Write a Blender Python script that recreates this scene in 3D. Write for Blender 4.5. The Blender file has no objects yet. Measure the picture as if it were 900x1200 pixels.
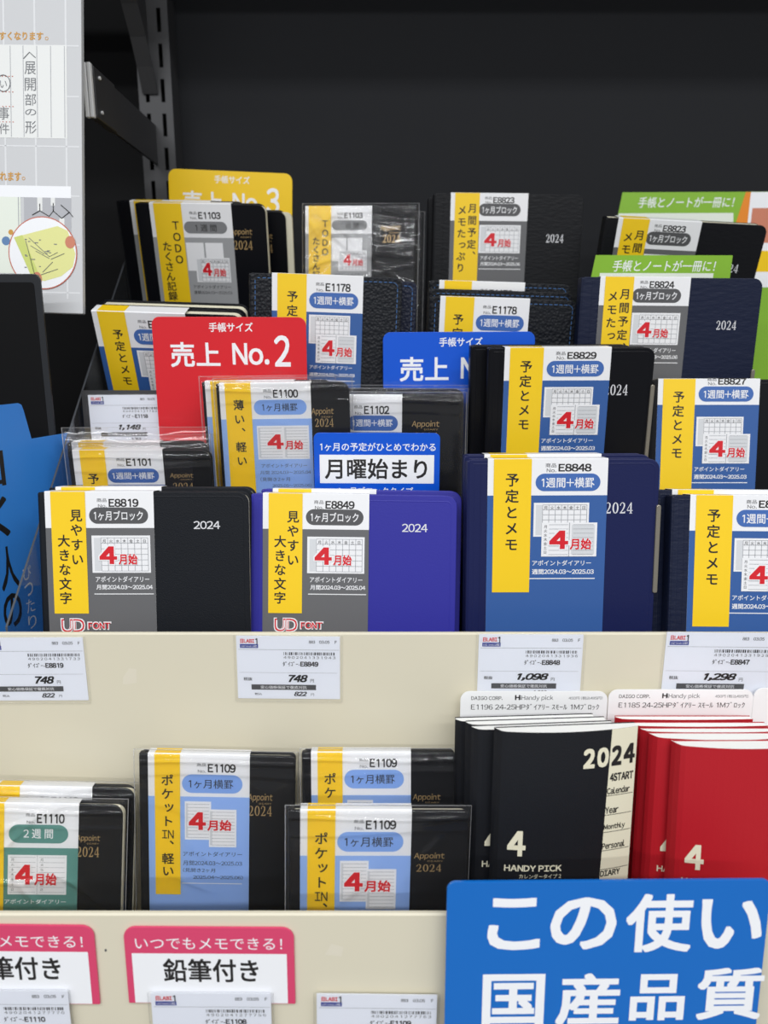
import bpy, math, random
from math import sin, cos, pi, radians, sqrt
from mathutils import Vector, Matrix, Euler

random.seed(7)
SC = bpy.context.scene
COL = SC.collection

# ------------------------------------------------------------------ camera, world, lights, exposure
cd = bpy.data.cameras.new('camera')
cam = bpy.data.objects.new('camera', cd)
COL.objects.link(cam)
cam.location = (0, 0, 1.40)
cam.rotation_euler = (radians(90 - 13.0), 0, 0)
cd.sensor_fit = 'HORIZONTAL'
cd.sensor_width = 36
cd.lens = 36
cd.clip_start = 0.01
cd.clip_end = 30
cd.dof.use_dof = True
cd.dof.focus_distance = 0.44
cd.dof.aperture_fstop = 11
SC.camera = cam

w = bpy.data.worlds.new('shop_interior_glow')
SC.world = w
w.use_nodes = True
w.node_tree.nodes['Background'].inputs[0].default_value = (0.96, 0.98, 1.0, 1)
w.node_tree.nodes['Background'].inputs[1].default_value = 0.26


def strip_light(x, y, z, sx, sy, energy):
    ld = bpy.data.lights.new('ceiling_strip', 'AREA')
    ld.shape = 'RECTANGLE'
    ld.size = sx
    ld.size_y = sy
    ld.energy = energy
    ld.color = (0.97, 0.985, 1.0)
    o = bpy.data.objects.new('ceiling_strip', ld)
    o.location = (x, y, z)
    COL.objects.link(o)


strip_light(0.2, -0.55, 2.7, 3.6, 0.16, 26)
strip_light(-0.2, -1.7, 2.7, 3.6, 0.16, 50)
strip_light(0.0, -2.9, 2.7, 3.6, 0.16, 62)
SC.view_settings.view_transform = 'Standard'
SC.view_settings.look = 'None'
SC.view_settings.exposure = 0.07
SC.view_settings.gamma = 1.0
SC.view_settings.use_curve_mapping = False
SC.cycles.transparent_max_bounces = 32
SC.cycles.use_denoising = True

# ------------------------------------------------------------------ materials


def lin(c):
    r = []
    for v in c:
        v /= 255.0
        r.append(v / 12.92 if v <= 0.04045 else ((v + 0.055) / 1.055) ** 2.4)
    return (*r, 1)


def mat(name, rgb, rough=0.5, spec=0.5, metal=0.0, bump=None, coat=0.0, bump_dist=0.0004):
    m = bpy.data.materials.new(name)
    m.use_nodes = True
    nt = m.node_tree
    b = nt.nodes['Principled BSDF']
    b.inputs['Base Color'].default_value = lin(rgb)
    b.inputs['Roughness'].default_value = rough
    b.inputs['Specular IOR Level'].default_value = spec
    b.inputs['Metallic'].default_value = metal
    b.inputs['Coat Weight'].default_value = coat
    if bump:
        kind, scale, strength = bump
        tc = nt.nodes.new('ShaderNodeTexCoord')
        if kind == 'voronoi':
            t = nt.nodes.new('ShaderNodeTexVoronoi')
            t.inputs['Scale'].default_value = scale
            out = t.outputs['Distance']
        else:
            t = nt.nodes.new('ShaderNodeTexNoise')
            t.inputs['Scale'].default_value = scale
            t.inputs['Detail'].default_value = 3
            out = t.outputs['Fac']
        mp = nt.nodes.new('ShaderNodeMapping')
        if kind == 'grain':
            mp.inputs['Scale'].default_value = (0.35, 1, 1)
        nt.links.new(tc.outputs['Object'], mp.inputs['Vector'])
        nt.links.new(mp.outputs['Vector'], t.inputs['Vector'])
        bp = nt.nodes.new('ShaderNodeBump')
        bp.inputs['Strength'].default_value = strength
        bp.inputs['Distance'].default_value = bump_dist
        nt.links.new(out, bp.inputs['Height'])
        nt.links.new(bp.outputs['Normal'], b.inputs['Normal'])
    return m


M = {
    'white': mat('printed_white', (238, 238, 240), 0.35),
    'paper': mat('white_card', (250, 250, 250), 0.5),
    'page': mat('diary_pages', (226, 220, 196), 0.8, bump=('noise', 900, 0.3)),
    'bookpage': mat('booklet_pages', (250, 250, 246), 0.8),
    'yellow': mat('printed_yellow', (248, 206, 30), 0.35),
    'grey': mat('printed_grey', (102, 102, 104), 0.35),
    'pillgrey': mat('printed_dark_grey', (84, 84, 86), 0.35),
    'midgrey': mat('printed_mid_grey', (160, 161, 163), 0.35),
    'pillmid': mat('printed_pill_grey', (128, 129, 131), 0.35),
    'blue': mat('printed_blue', (54, 94, 158), 0.35),
    'pillblue': mat('printed_pill_blue', (66, 106, 176), 0.35),
    'light': mat('printed_light_blue', (150, 184, 240), 0.35),
    'pilllight': mat('printed_pill_light_blue', (134, 172, 234), 0.35),
    'teal': mat('printed_teal', (92, 146, 138), 0.35),
    'ink': mat('black_ink', (34, 32, 32), 0.4),
    'softink': mat('grey_ink', (92, 92, 94), 0.4),
    'line': mat('hairline_grey', (170, 172, 176), 0.4),
    'cell': mat('calendar_grey', (212, 214, 217), 0.4),
    'red': mat('printed_red', (214, 26, 40), 0.4),
    'gold': mat('gold_foil', (196, 164, 112), 0.4, metal=0.35),
    'silver': mat('silver_foil', (222, 222, 226), 0.4),
    'stitch': mat('blue_thread', (58, 104, 160), 0.7),
    'black': mat('black_leatherette', (17, 18, 22), 0.42, 0.22, bump=('grain', 520, 0.5)),
    'fine': mat('fine_black_leatherette', (20, 23, 29), 0.5, 0.2, bump=('noise', 1500, 0.35)),
    'gloss': mat('smooth_black_vinyl', (13, 14, 19), 0.35, 0.2),
    'navy': mat('navy_vinyl', (24, 31, 76), 0.4, 0.25, bump=('noise', 700, 0.15)),
    'darknavy': mat('dark_navy_leatherette', (19, 27, 52), 0.45, 0.25, bump=('grain', 420, 0.7)),
    'violet': mat('violet_blue_vinyl', (48, 47, 150), 0.42, 0.3, bump=('noise', 900, 0.12)),
    'pebble': mat('pebbled_black_leather', (15, 18, 25), 0.42, 0.3, bump=('voronoi', 520, 0.8)),
    'pebblenavy': mat('pebbled_navy_leather', (19, 25, 46), 0.42, 0.3, bump=('voronoi', 520, 0.8)),
    'clip': mat('brushed_grey_clip', (150, 144, 132), 0.35, metal=0.6),
    'cream': mat('cream_enamel', (219, 212, 190), 0.45, 0.4, bump=('noise', 60, 0.03)),
    'residue': mat('pale_glue_residue', (223, 216, 197), 0.5),
    'backwall': mat('black_back_panel', (35, 36, 39), 0.8, 0.2),
    'stand': mat('black_display_stand', (10, 10, 12), 0.6, 0.15),
    'steel': mat('dark_grey_steel', (66, 66, 68), 0.5, 0.5, metal=0.2),
    'glint_white': mat('steel_painted_glint', (252, 252, 252), 0.25),  # near-white base colour paints in the light that the steel reflects
    'hole': mat('slot_shadow_black', (5, 5, 5), 0.9),
    'tagpaper': mat('tag_paper', (236, 239, 248), 0.35),
    'tagblue': mat('tag_logo_blue', (52, 66, 150), 0.4),
    'signyellow': mat('sign_yellow', (246, 203, 22), 0.3),
    'signred': mat('sign_red', (218, 36, 46), 0.3),
    'signblue': mat('sign_blue', (6, 86, 210), 0.3),
    'signgreen': mat('sign_green', (136, 186, 54), 0.35),
    'signorange': mat('sign_orange', (236, 140, 40), 0.35),
    'signpink': mat('sign_pink', (218, 70, 110), 0.35),
    'signwhite': mat('sign_white', (244, 245, 248), 0.4),
    'bigblue': mat('laminated_blue', (12, 106, 194), 0.1, 0.6, bump=('noise', 9, 0.25), bump_dist=0.004),
    'leftblue': mat('sky_blue_board', (58, 142, 232), 0.4),
    'darkboard': mat('dark_glossy_board', (38, 40, 44), 0.25, 0.5),
    'cover_black': mat('black_matt_cover', (18, 20, 26), 0.55, 0.4, bump=('noise', 1200, 0.25)),
    'cover_red': mat('red_matt_cover', (180, 22, 35), 0.5, 0.4, bump=('noise', 1200, 0.15)),
    'creamprint': mat('cream_print', (232, 226, 200), 0.5),
    'poster': mat('poster_grey', (205, 206, 208), 0.5),
    'posterline': mat('poster_grid_line', (226, 227, 229), 0.5),
    'posterpaper': mat('poster_manuscript', (234, 235, 233), 0.5),
    'posterphoto': mat('poster_photo_grey', (180, 181, 186), 0.5),
    'ochre': mat('ochre_print', (206, 150, 60), 0.5),
    'pencil': mat('pencil_grey', (120, 122, 126), 0.6),
    'note': mat('note_yellow_green', (228, 228, 150), 0.5),
    'notedark': mat('note_green_shade', (206, 216, 118), 0.5),
    'skin': mat('printed_skin', (206, 128, 100), 0.5),
    'ring': mat('printed_brick_red', (196, 98, 76), 0.5),
    'dotblue': mat('printed_dot_blue', (92, 130, 176), 0.5),
    'palegreen': mat('printed_pale_green', (232, 238, 226), 0.5),
}


def film_mat(name, tint, base, gl_rough, wave, strength, gain):
    m = bpy.data.materials.new(name)
    m.use_nodes = True
    nt = m.node_tree
    nt.nodes.clear()
    out = nt.nodes.new('ShaderNodeOutputMaterial')
    tr = nt.nodes.new('ShaderNodeBsdfTransparent')
    tr.inputs[0].default_value = tint
    gl = nt.nodes.new('ShaderNodeBsdfGlossy')
    gl.inputs['Roughness'].default_value = gl_rough
    gl.inputs['Color'].default_value = (1, 1, 1, 1)
    df = nt.nodes.new('ShaderNodeBsdfDiffuse')
    df.inputs[0].default_value = (0.8, 0.8, 0.82, 1)
    fr = nt.nodes.new('ShaderNodeFresnel')
    fr.inputs[0].default_value = 1.5
    mx0 = nt.nodes.new('ShaderNodeMixShader')
    mx0.inputs[0].default_value = base
    mx = nt.nodes.new('ShaderNodeMixShader')
    ml = nt.nodes.new('ShaderNodeMath')
    ml.operation = 'MULTIPLY'
    ml.use_clamp = True
    ml.inputs[1].default_value = gain
    if wave:
        tc = nt.nodes.new('ShaderNodeTexCoord')
        mp = nt.nodes.new('ShaderNodeMapping')
        mp.inputs['Scale'].default_value = (0.6, 1, 1.3)
        nz = nt.nodes.new('ShaderNodeTexNoise')
        nz.inputs['Scale'].default_value = wave
        nz.inputs['Detail'].default_value = 1.5
        nz.inputs['Distortion'].default_value = 1.2
        bp = nt.nodes.new('ShaderNodeBump')
        bp.inputs['Strength'].default_value = strength
        bp.inputs['Distance'].default_value = 0.006
        nt.links.new(tc.outputs['Object'], mp.inputs[0])
        nt.links.new(mp.outputs[0], nz.inputs['Vector'])
        nt.links.new(nz.outputs['Fac'], bp.inputs['Height'])
        nt.links.new(bp.outputs[0], gl.inputs['Normal'])
    nt.links.new(tr.outputs[0], mx0.inputs[1])
    nt.links.new(df.outputs[0], mx0.inputs[2])
    nt.links.new(fr.outputs[0], ml.inputs[0])
    nt.links.new(ml.outputs[0], mx.inputs[0])
    nt.links.new(mx0.outputs[0], mx.inputs[1])
    nt.links.new(gl.outputs[0], mx.inputs[2])
    nt.links.new(mx.outputs[0], out.inputs[0])
    return m


M['film'] = film_mat('clear_bag_film', (1, 1, 1, 1), 0.014, 0.06, 24, 0.45, 0.62)
M['film_rim'] = film_mat('folded_film_edge', (1, 1, 1, 1), 0.35, 0.1, 0, 0, 1.0)
M['holder'] = film_mat('clear_tag_film', (1, 1, 1, 1), 0.0, 0.2, 0, 0, 0.35)
M['acrylic'] = film_mat('clear_acrylic', (0.86, 0.88, 0.90, 1), 0.01, 0.08, 0, 0, 0.12)
M['acrylic_edge'] = mat('acrylic_cut_edge', (74, 77, 82), 0.4)

# ------------------------------------------------------------------ mesh helpers
EPS = 0.00006
_glyph_cache = {}
_text_cache = {}


def raw_glyph(ch):
    if ch in _glyph_cache:
        return _glyph_cache[ch]
    cu = bpy.data.curves.new('lettering', 'FONT')
    cu.body = ch
    cu.resolution_u = 3
    cu.fill_mode = 'FRONT'
    o = bpy.data.objects.new('lettering', cu)
    COL.objects.link(o)
    e = o.evaluated_get(bpy.context.evaluated_depsgraph_get())
    me = e.to_mesh()
    r = ([(v.co.x, v.co.y) for v in me.vertices], [tuple(p.vertices) for p in me.polygons])
    e.to_mesh_clear()
    bpy.data.objects.remove(o)
    bpy.data.curves.remove(cu)
    _glyph_cache[ch] = r
    return r


def glyphs(s, bold=0.0, shear=0.0):
    """one line of lettering; latin and digits come from the wide sans forms, set tight"""
    k = (s, bold, shear)
    if k in _text_cache:
        return _text_cache[k]
    V, Fc, x = [], [], 0.0
    for ch in s:
        o_ = ord(ch)
        if ch == ' ':
            x += 0.26
            continue
        latin = 33 <= o_ < 127 and ch != '-'
        if ch == '1':
            GV = [(.235, 0), (.325, 0), (.325, .733), (.235, .733), (.235, .625), (.09, .56), (.09, .64)]
            GF = [(0, 1, 2, 3), (4, 3, 6, 5)]
        else:
            GV, GF = raw_glyph(chr(o_ + 0xFEE0) if latin else ch)
        if not GV:
            x += 0.5
            continue
        a, b = min(v[0] for v in GV), max(v[0] for v in GV)
        if latin and ch.isdigit():
            dx, adv = x + 0.28 - (a + b) / 2, 0.56
        elif latin:
            dx, adv = x + 0.045 - a, b - a + 0.09
        elif ch == '-':
            dx, adv = x + 0.05 - a, b - a + 0.1
        elif 0xFF61 <= o_ <= 0xFF9F:
            dx, adv = x, 0.5
        else:
            dx, adv = x, 1.0
        n = len(V)
        V += [(px + dx + shear * pz, pz, 0.0) for px, pz in GV]
        Fc += [tuple(n + q for q in f) for f in GF]
        x += adv
    if bold > 0:
        B, Q = [], []
        ring = [(1, 1), (-1, 1), (-1, -1), (1, -1)]
        if bold >= .018:
            ring += [(1, 0), (0, 1), (-1, 0), (0, -1)]
        if bold >= .026:
            ring += [(1, .5), (1, -.5), (-1, .5), (-1, -.5), (.5, 1), (-.5, 1), (.5, -1), (-.5, -1)]
        for i, (ax, az) in enumerate(ring):
            n = len(B)
            B += [(px + bold * ax * .85, pz + bold * az * .85, (i + 1) * 2.5e-6) for px, pz, _ in V]
            Q += [tuple(n + q for q in f) for f in Fc]
        n = len(B)
        B += V
        Q += [tuple(n + q for q in f) for f in Fc]
        V, Fc = B, Q
    _text_cache[k] = (V, Fc)
    return V, Fc


def rr(x0, x1, z0, z1, r, seg=6):
    """rounded rectangle outline; r = (tl, tr, br, bl), z up."""
    tl, tr, br, bl = r
    pts = []
    for cx, cz, rad, a0 in ((x1 - br, z0 + br, br, -90), (x1 - tr, z1 - tr, tr, 0), (x0 + tl, z1 - tl, tl, 90), (x0 + bl, z0 + bl, bl, 180)):
        for i in range(seg + 1):
            a = radians(a0 + 90 * i / seg)
            pts.append((cx + rad * cos(a), cz + rad * sin(a)))
    return pts


class MB:
    def __init__(s):
        s.V, s.F, s.I, s.mats, s.sm = [], [], [], [], []

    def mi(s, m):
        m = M[m] if isinstance(m, str) else m
        if m not in s.mats:
            s.mats.append(m)
        return s.mats.index(m)

    def add(s, V, F, m, smooth=False):
        b = len(s.V)
        s.V += [tuple(v) for v in V]
        i = s.mi(m)
        for f in F:
            s.F.append(tuple(b + k for k in f))
            s.I.append(i)
            s.sm.append(smooth)

    def box(s, x0, x1, y0, y1, z0, z1, m):
        V = [(x, y, z) for x in (x0, x1) for y in (y0, y1) for z in (z0, z1)]
        s.add(V, [(0, 1, 3, 2), (4, 6, 7, 5), (0, 4, 5, 1), (2, 3, 7, 6), (0, 2, 6, 4), (1, 5, 7, 3)], m)

    def loops(s, L, m, caps=True, smooth=False):
        n = len(L[0])
        V = [p for l in L for p in l]
        F = []
        for k in range(len(L) - 1):
            for i in range(n):
                j = (i + 1) % n
                F.append((k * n + i, k * n + j, (k + 1) * n + j, (k + 1) * n + i))
        s.add(V, F, m, smooth)
        if caps:
            s.add(L[0], [tuple(range(n))], m)
            s.add(L[-1], [tuple(range(n - 1, -1, -1))], m)

    def slab(s, x0, x1, z0, z1, y0, y1, r, m, bev=0.0004, seg=6):
        L = []
        if bev > 0:
            st = [(1.0, 0.0), (0.293, 0.293), (0.0, 1.0)]
        else:
            st = [(0, 0)]

        def ol(ins):
            return rr(x0 + ins, x1 - ins, z0 + ins, z1 - ins, [max(q - ins, 1e-5) for q in r], seg)
        for i, d in st:
            L.append([(x, y0 + d * bev, z) for x, z in ol(i * bev)])
        for i, d in reversed(st):
            L.append([(x, y1 - d * bev, z) for x, z in ol(i * bev)])
        s.loops(L, m)

    def ring(s, x0, x1, z0, z1, r, ins, wd, y, hgt, m):
        def ol(q):
            return rr(x0 + q, x1 - q, z0 + q, z1 - q, [max(k - q, 1e-4) for k in r])
        L = [[(x, y, z) for x, z in ol(ins)], [(x, y - hgt, z) for x, z in ol(ins + wd * 0.5)], [(x, y, z) for x, z in ol(ins + wd)]]
        s.loops(L, m, caps=False, smooth=True)

    def poly(s, pts, y, m):
        s.add([(x, y, z) for x, z in pts], [tuple(range(len(pts)))], m)

    def rect(s, x0, x1, z0, z1, y, m):
        s.poly([(x0, z0), (x1, z0), (x1, z1), (x0, z1)], y, m)

    def tube(s, pts, r, m, n=8):
        L = []
        for i, p in enumerate(pts):
            p = Vector(p)
            a = Vector(pts[max(i - 1, 0)])
            b = Vector(pts[min(i + 1, len(pts) - 1)])
            t = (b - a).normalized()
            u = t.orthogonal().normalized()
            v = t.cross(u)
            L.append([tuple(p + r * (cos(2 * pi * k / n) * u + sin(2 * pi * k / n) * v)) for k in range(n)])
        s.loops(L, m, smooth=True)

    def text(s, t, x0, x1, z0, z1, y, m, bold=0.0, shear=0.0, fn=None):
        V, Fc = glyphs(t, bold, shear)
        if not V:
            return
        a, b = min(v[0] for v in V), max(v[0] for v in V)
        c, d = min(v[1] for v in V), max(v[1] for v in V)
        P = []
        for px, pz, lift in V:
            X = x0 + (px - a) / max(b - a, 1e-9) * (x1 - x0)
            Z = z0 + (pz - c) / max(d - c, 1e-9) * (z1 - z0)
            P.append((X, y - lift + (fn(X) if fn else 0), Z))
        s.add(P, Fc, m)

    def char(s, ch, cx, cz, em, y, m, bold=0.0):
        """one character on its em square, for vertical writing"""
        V, Fc = glyphs(ch, bold)
        dx, dz = (0.62, 0.62) if ch in '、。' else ((0.12, 0.1) if ch in 'っッゃ' else (0, 0))
        w0 = 0.5
        if ord(ch[0]) < 256:
            w0 = (min(v[0] for v in V) + max(v[0] for v in V)) / 2
        s.add([(cx + (px - w0 + dx) * em, y - lift, cz + (pz - 0.36 + dz) * em) for px, pz, lift in V], Fc, m)

    def vtext(s, t, cx, z_first, em, pitch, y, m, bold=0.0):
        z = z_first
        for ch in t:
            s.char(ch, cx, z, em, y, m, bold)
            z -= pitch

    def build(s, name, parent=None, xf=None):
        me = bpy.data.meshes.new(name)
        me.from_pydata(s.V, [], s.F)
        for m in s.mats:
            me.materials.append(m)
        me.polygons.foreach_set('material_index', s.I)
        me.polygons.foreach_set('use_smooth', s.sm)
        me.update()
        o = bpy.data.objects.new(name, me)
        COL.objects.link(o)
        if parent:
            o.parent = parent
        if xf is not None:
            o.matrix_local = xf
        return o


def empty(name, loc=(0, 0, 0), rot=(0, 0, 0)):
    o = bpy.data.objects.new(name, None)
    o.empty_display_size = 0.02
    o.location = loc
    o.rotation_euler = rot
    COL.objects.link(o)
    return o


def tag(o, label, cat, group=None, kind=None):
    if label:
        o['label'] = label
    if cat:
        o['category'] = cat
    if group:
        o['group'] = group
    if kind:
        o['kind'] = kind
    return o


def copy_tree(o, parent=None):
    c = o.copy()
    COL.objects.link(c)
    c.parent = parent
    for ch in list(o.children):
        copy_tree(ch, c)
    return c




def serif2024(mb, x0, x1, z0, z1, y, m):
    """2024 in thick-and-thin serif numerals"""
    W = (x1 - x0) / 4.0
    H = z1 - z0

    def T(k, px, pz):
        return (x0 + (k + 0.06 + px * 0.88) * W, z0 + pz * H)

    def stroke(k, pts):
        n = len(pts)
        A, B = [], []
        for i, (px, pz, wd) in enumerate(pts):
            a, b = pts[max(i - 1, 0)], pts[min(i + 1, n - 1)]
            tx, tz = b[0] - a[0], (b[1] - a[1]) * 1.6
            l = sqrt(tx * tx + tz * tz) or 1
            nx, nz = -tz / l, tx / l / 1.6
            A.append(T(k, px + nx * wd / 2, pz + nz * wd / 2))
            B.append(T(k, px - nx * wd / 2, pz - nz * wd / 2))
        V = [(p[0], y, p[1]) for p in A + B]
        mb.add(V, [(i, i + 1, n + i + 1, n + i) for i in range(n - 1)], m)
    for k in (0, 2):
        stroke(k, [(0.12, 0.70, .16), (0.16, 0.83, .10), (0.3, 0.95, .08), (0.52, 0.96, .10), (0.72, 0.86, .2), (0.76, 0.7, .22), (0.68, 0.52, .19), (0.5, 0.33, .14), (0.28, 0.15, .12), (0.14, 0.06, .12)])
        stroke(k, [(0.08, 0.07, .16), (0.5, 0.07, .18), (0.84, 0.08, .2), (0.9, 0.22, .06)])
    stroke(1, [(0.5 + 0.36 * sin(2 * pi * i / 20), 0.5 + 0.46 * cos(2 * pi * i / 20), 0.08 + 0.15 * abs(sin(2 * pi * i / 20))) for i in range(21)])
    stroke(3, [(0.66, 0.98, .09), (0.36, 0.64, .09), (0.06, 0.3, .09)])
    stroke(3, [(0.06, 0.27, .13), (0.5, 0.27, .13), (0.94, 0.27, .13)])
    stroke(3, [(0.66, 0.98, .2), (0.66, 0.5, .2), (0.66, 0.03, .2)])
    stroke(3, [(0.46, 0.03, .09), (0.86, 0.03, .09)])


# ------------------------------------------------------------------ setting
o = MB()
o.box(-0.186, 0.9, 0.760, 0.775, 1.0, 2.0, 'backwall')
o.box(-0.9, -0.186, 0.845, 0.86, 1.0, 2.0, 'stand')  # black panel stands in for the dark open depth left of the upright
o.box(-0.188, -0.186, 0.76, 0.86, 1.0, 2.0, 'stand')
tag(o.build('wall_back'), None, None, kind='structure')
o = MB()
o.box(-0.9, 0.9, 0.24, 0.86, 1.0, 1.02, 'stand')
tag(o.build('floor'), None, None, kind='structure')
o = MB()
o.box(-0.9, 0.9, 0.62, 0.757, 1.735, 1.755, 'backwall')
tag(o.build('upper_shelf'), 'dark shelf board above the frame carried by steel brackets', 'shelf', kind='structure')

# slotted upright with its brackets
t = tag(empty('slotted_upright', (-0.199, 0.745, 1.02)), 'dark grey steel slotted upright against the black back panel', 'shelf post')
p = MB()
W2 = 0.0145
pitch, z_top = 0.0275, 0.71
# front face with two columns of slots, built as strips around the holes
xs = [-W2, -0.0085, -0.0050, 0.0050, 0.0085, W2]
nz = int(z_top / pitch)
for k in range(nz):
    za, zb, zc = k * pitch, k * pitch + 0.0185, (k + 1) * pitch
    for i in range(5):
        if i in (1, 3):
            p.box(xs[i], xs[i + 1], -0.012, -0.0105, zb, zc, 'steel')
        else:
            p.box(xs[i], xs[i + 1], -0.012, -0.0105, za, zc, 'steel')
p.box(-W2, -W2 + 0.0015, -0.0105, 0.014, 0, nz * pitch, 'steel')
p.box(W2 - 0.0015, W2, -0.0105, 0.014, 0, nz * pitch, 'steel')
p.build('post', t)
p = MB()
p.box(-W2 + 0.0015, W2 - 0.0015, 0.004, 0.006, 0, nz * pitch, 'hole')
p.build('channel_back', t)


def strip_path(mb, pts, x0, x1, th, m):
    """flat strip following a path in the Y-Z plane"""
    L = []
    for i, (y, z) in enumerate(pts):
        a, b = pts[max(i - 1, 0)], pts[min(i + 1, len(pts) - 1)]
        ty, tz = b[0] - a[0], b[1] - a[1]
        l = sqrt(ty * ty + tz * tz)
        ny, nz_ = -tz / l * th / 2, ty / l * th / 2
        L.append([(x0, y + ny, z + nz_), (x1, y + ny, z + nz_), (x1, y - ny, z - nz_), (x0, y - ny, z - nz_)])
    mb.loops(L, m)


t = tag(empty('shelf_bracket', (-0.203, 0.732, 1.60)), 'curved dark steel bracket rising from the upright under the upper shelf', 'shelf bracket')
p = MB()
pts = [(0.0, 0.004), (-0.012, 0.022), (-0.026, 0.040), (-0.044, 0.058), (-0.07, 0.078), (-0.11, 0.098), (-0.118, 0.104)]
strip_path(p, pts, -0.0065, 0.0065, 0.0016, 'steel')
p.build('flange', t)
p = MB()
V = [(-0.0008, y, z) for y, z in pts] + [(0.0008, y, z) for y, z in pts]
top = [(-0.0008, y, 0.132) for y, z in pts] + [(0.0008, y, 0.132) for y, z in pts]
n = len(pts)
p.add(V + top, [(i, i + 1, 2 * n + i + 1, 2 * n + i) for i in range(n - 1)] + [(n + i, n + i + 1, 3 * n + i + 1, 3 * n + i) for i in range(n - 1)], 'steel')
p.build('web_plate', t)
p = MB()
p.tube([(-0.0085, -0.06, 0.069), (-0.012, -0.06, 0.069)], 0.0022, 'gold')
b_ = p.build('bolt', t)
b_['label'] = 'small brass coloured bolt'

t = tag(empty('poster_bracket', (-0.2015, 0.730, 1.563)), 'flat grey steel arm reaching forward from the upright to the poster', 'bracket')
p = MB()
p.box(-0.0012, 0.0012, -0.118, 0.003, -0.016, 0.016, 'steel')
p.build('bar', t)
p = MB()
p.slab(-0.0030, 0.0030, -0.0165, 0.0165, -0.150, -0.108, (.001,) * 4, 'steel', 0.0004)
p.build('end_sleeve', t)
p = MB()
for xa in (-0.0036, -0.0004):
    p.slab(xa, xa + 0.0026, -0.0172, 0.0172, -0.1545, -0.1505, (.0006,) * 4, 'glint_white', 0.0005)
h_ = p.build('hook_plate', t)
h_['label'] = 'steel end plate coloured near-white for its glint'
p = MB()
for zz in (-0.011, 0.011):
    p.tube([(0.0030, -0.141, zz), (0.0042, -0.141, zz)], 0.0012, 'glint_white')
p.build('rivet', t)

# ------------------------------------------------------------------ trays and stand
PY, LY = 0.383, 0.297            # front faces of the two cream panels
PZ, LZ = 1.2455, 1.1451
FU, FL = 1.170, 1.050


def tray(label, fy, by, ztop, zfl, zbot):
    t = tag(empty('shelf_tray', (0, (fy + by) / 2, zbot)), label, 'shelf tray', 'cream shelf trays')
    p = MB()
    L = []
    yc = (fy + by) / 2
    prof = [(fy - yc, 0.0), (fy - yc, ztop - zbot - 0.0008), (fy - yc + 0.0008, ztop - zbot), (fy - yc + 0.0022, ztop - zbot), (fy - yc + 0.003, ztop - zbot - 0.0008), (fy - yc + 0.003, 0.0)]
    for x in (-0.7, 0.7):
        L.append([(x, y, z) for y, z in prof])
    p.loops(L, 'cream')
    if zfl > 1.1:
        p.poly([(-.141, 0), (-.1335, .001), (-.133, .009), (-.137, .0095), (-.1405, .004)], fy - yc - EPS, 'residue')
        p.V[-5:] = [(x, y, z + 1.216 - zbot) for x, y, z in p.V[-5:]]
    else:
        p.poly([(-.027, 0), (-.0195, -.001), (-.0185, .004), (-.024, .006)], fy - yc - EPS, 'residue')
        p.V[-4:] = [(x, y, z + 1.1235 - zbot) for x, y, z in p.V[-4:]]
        p.poly([(-.1272 + .0006 * cos(a), 1.1258 - zbot + .0008 * sin(a)) for a in (0, 1, 2, 3, 4, 5)], fy - yc - EPS, 'softink')
    p.build('front_panel', t)
    p = MB()
    p.box(-0.7, 0.7, fy - yc + 0.003, by - yc, zfl - zbot - 0.002, zfl - zbot, 'cream')
    p.build('tray_floor', t)
    return t


tray('lower cream shelf tray, low front lip carrying pink signs', LY, PY - 0.0005, LZ, FL, 1.02)
tray('upper cream shelf tray, front panel behind the booklets with price tags', PY, 0.50, PZ, FU, 1.02)

t = tag(empty('display_stand', (0, 0.6, FU)), 'black stepped stand with clear side plate holding the rear diaries', 'display stand')
Z2, Z3, Z4 = 1.225, 1.285, 1.345


def step(x0, x1, y0, y1, z):
    p = MB()
    p.box(x0, x1, y0 - 0.6, y1 - 0.6, 1.0203 - FU if y0 > 0.5 else 0.0003, z - FU, 'stand')
    p.build('step', t)


step(-0.0985, 0.33, 0.466, 0.5295, Z2)
step(-0.2005, 0.33, 0.5295, 0.612, Z3)
step(-0.2005, 0.33, 0.612, 0.725, Z4)
p = MB()
p.box(-0.2005, -0.112, 0.5135 - 0.6, 0.5165 - 0.6, 0.0003, 1.364 - FU, 'steel')
p.build('tag_plate', t)
# clear side plate with the slanting front edge
p = MB()
edge = [(0.3868, 1.2475), (0.549, 1.389), (0.640, 1.466)]
prof = [(y - 0.6, z - FU) for y, z in edge] + [(0.725 - 0.6, 1.466 - FU), (0.725 - 0.6, 0.0006), (0.3868 - 0.6, 0.0006)]
for x in (-0.2028, -0.2016):
    p.add([(x, y, z) for y, z in prof], [tuple(range(len(prof)))], 'acrylic')
for i in range(len(prof)):
    a, b = prof[i], prof[(i + 1) % len(prof)]
    p.add([(-0.2028, *a), (-0.2016, *a), (-0.2016, *b), (-0.2028, *b)], [(0, 1, 2, 3)], 'acrylic_edge')
sp = p.build('side_plate', t)
sp['label'] = 'clear acrylic side plate with grey cut edge'

# ------------------------------------------------------------------ diaries
S_AP = 'アポイントダイアリー'


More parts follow.
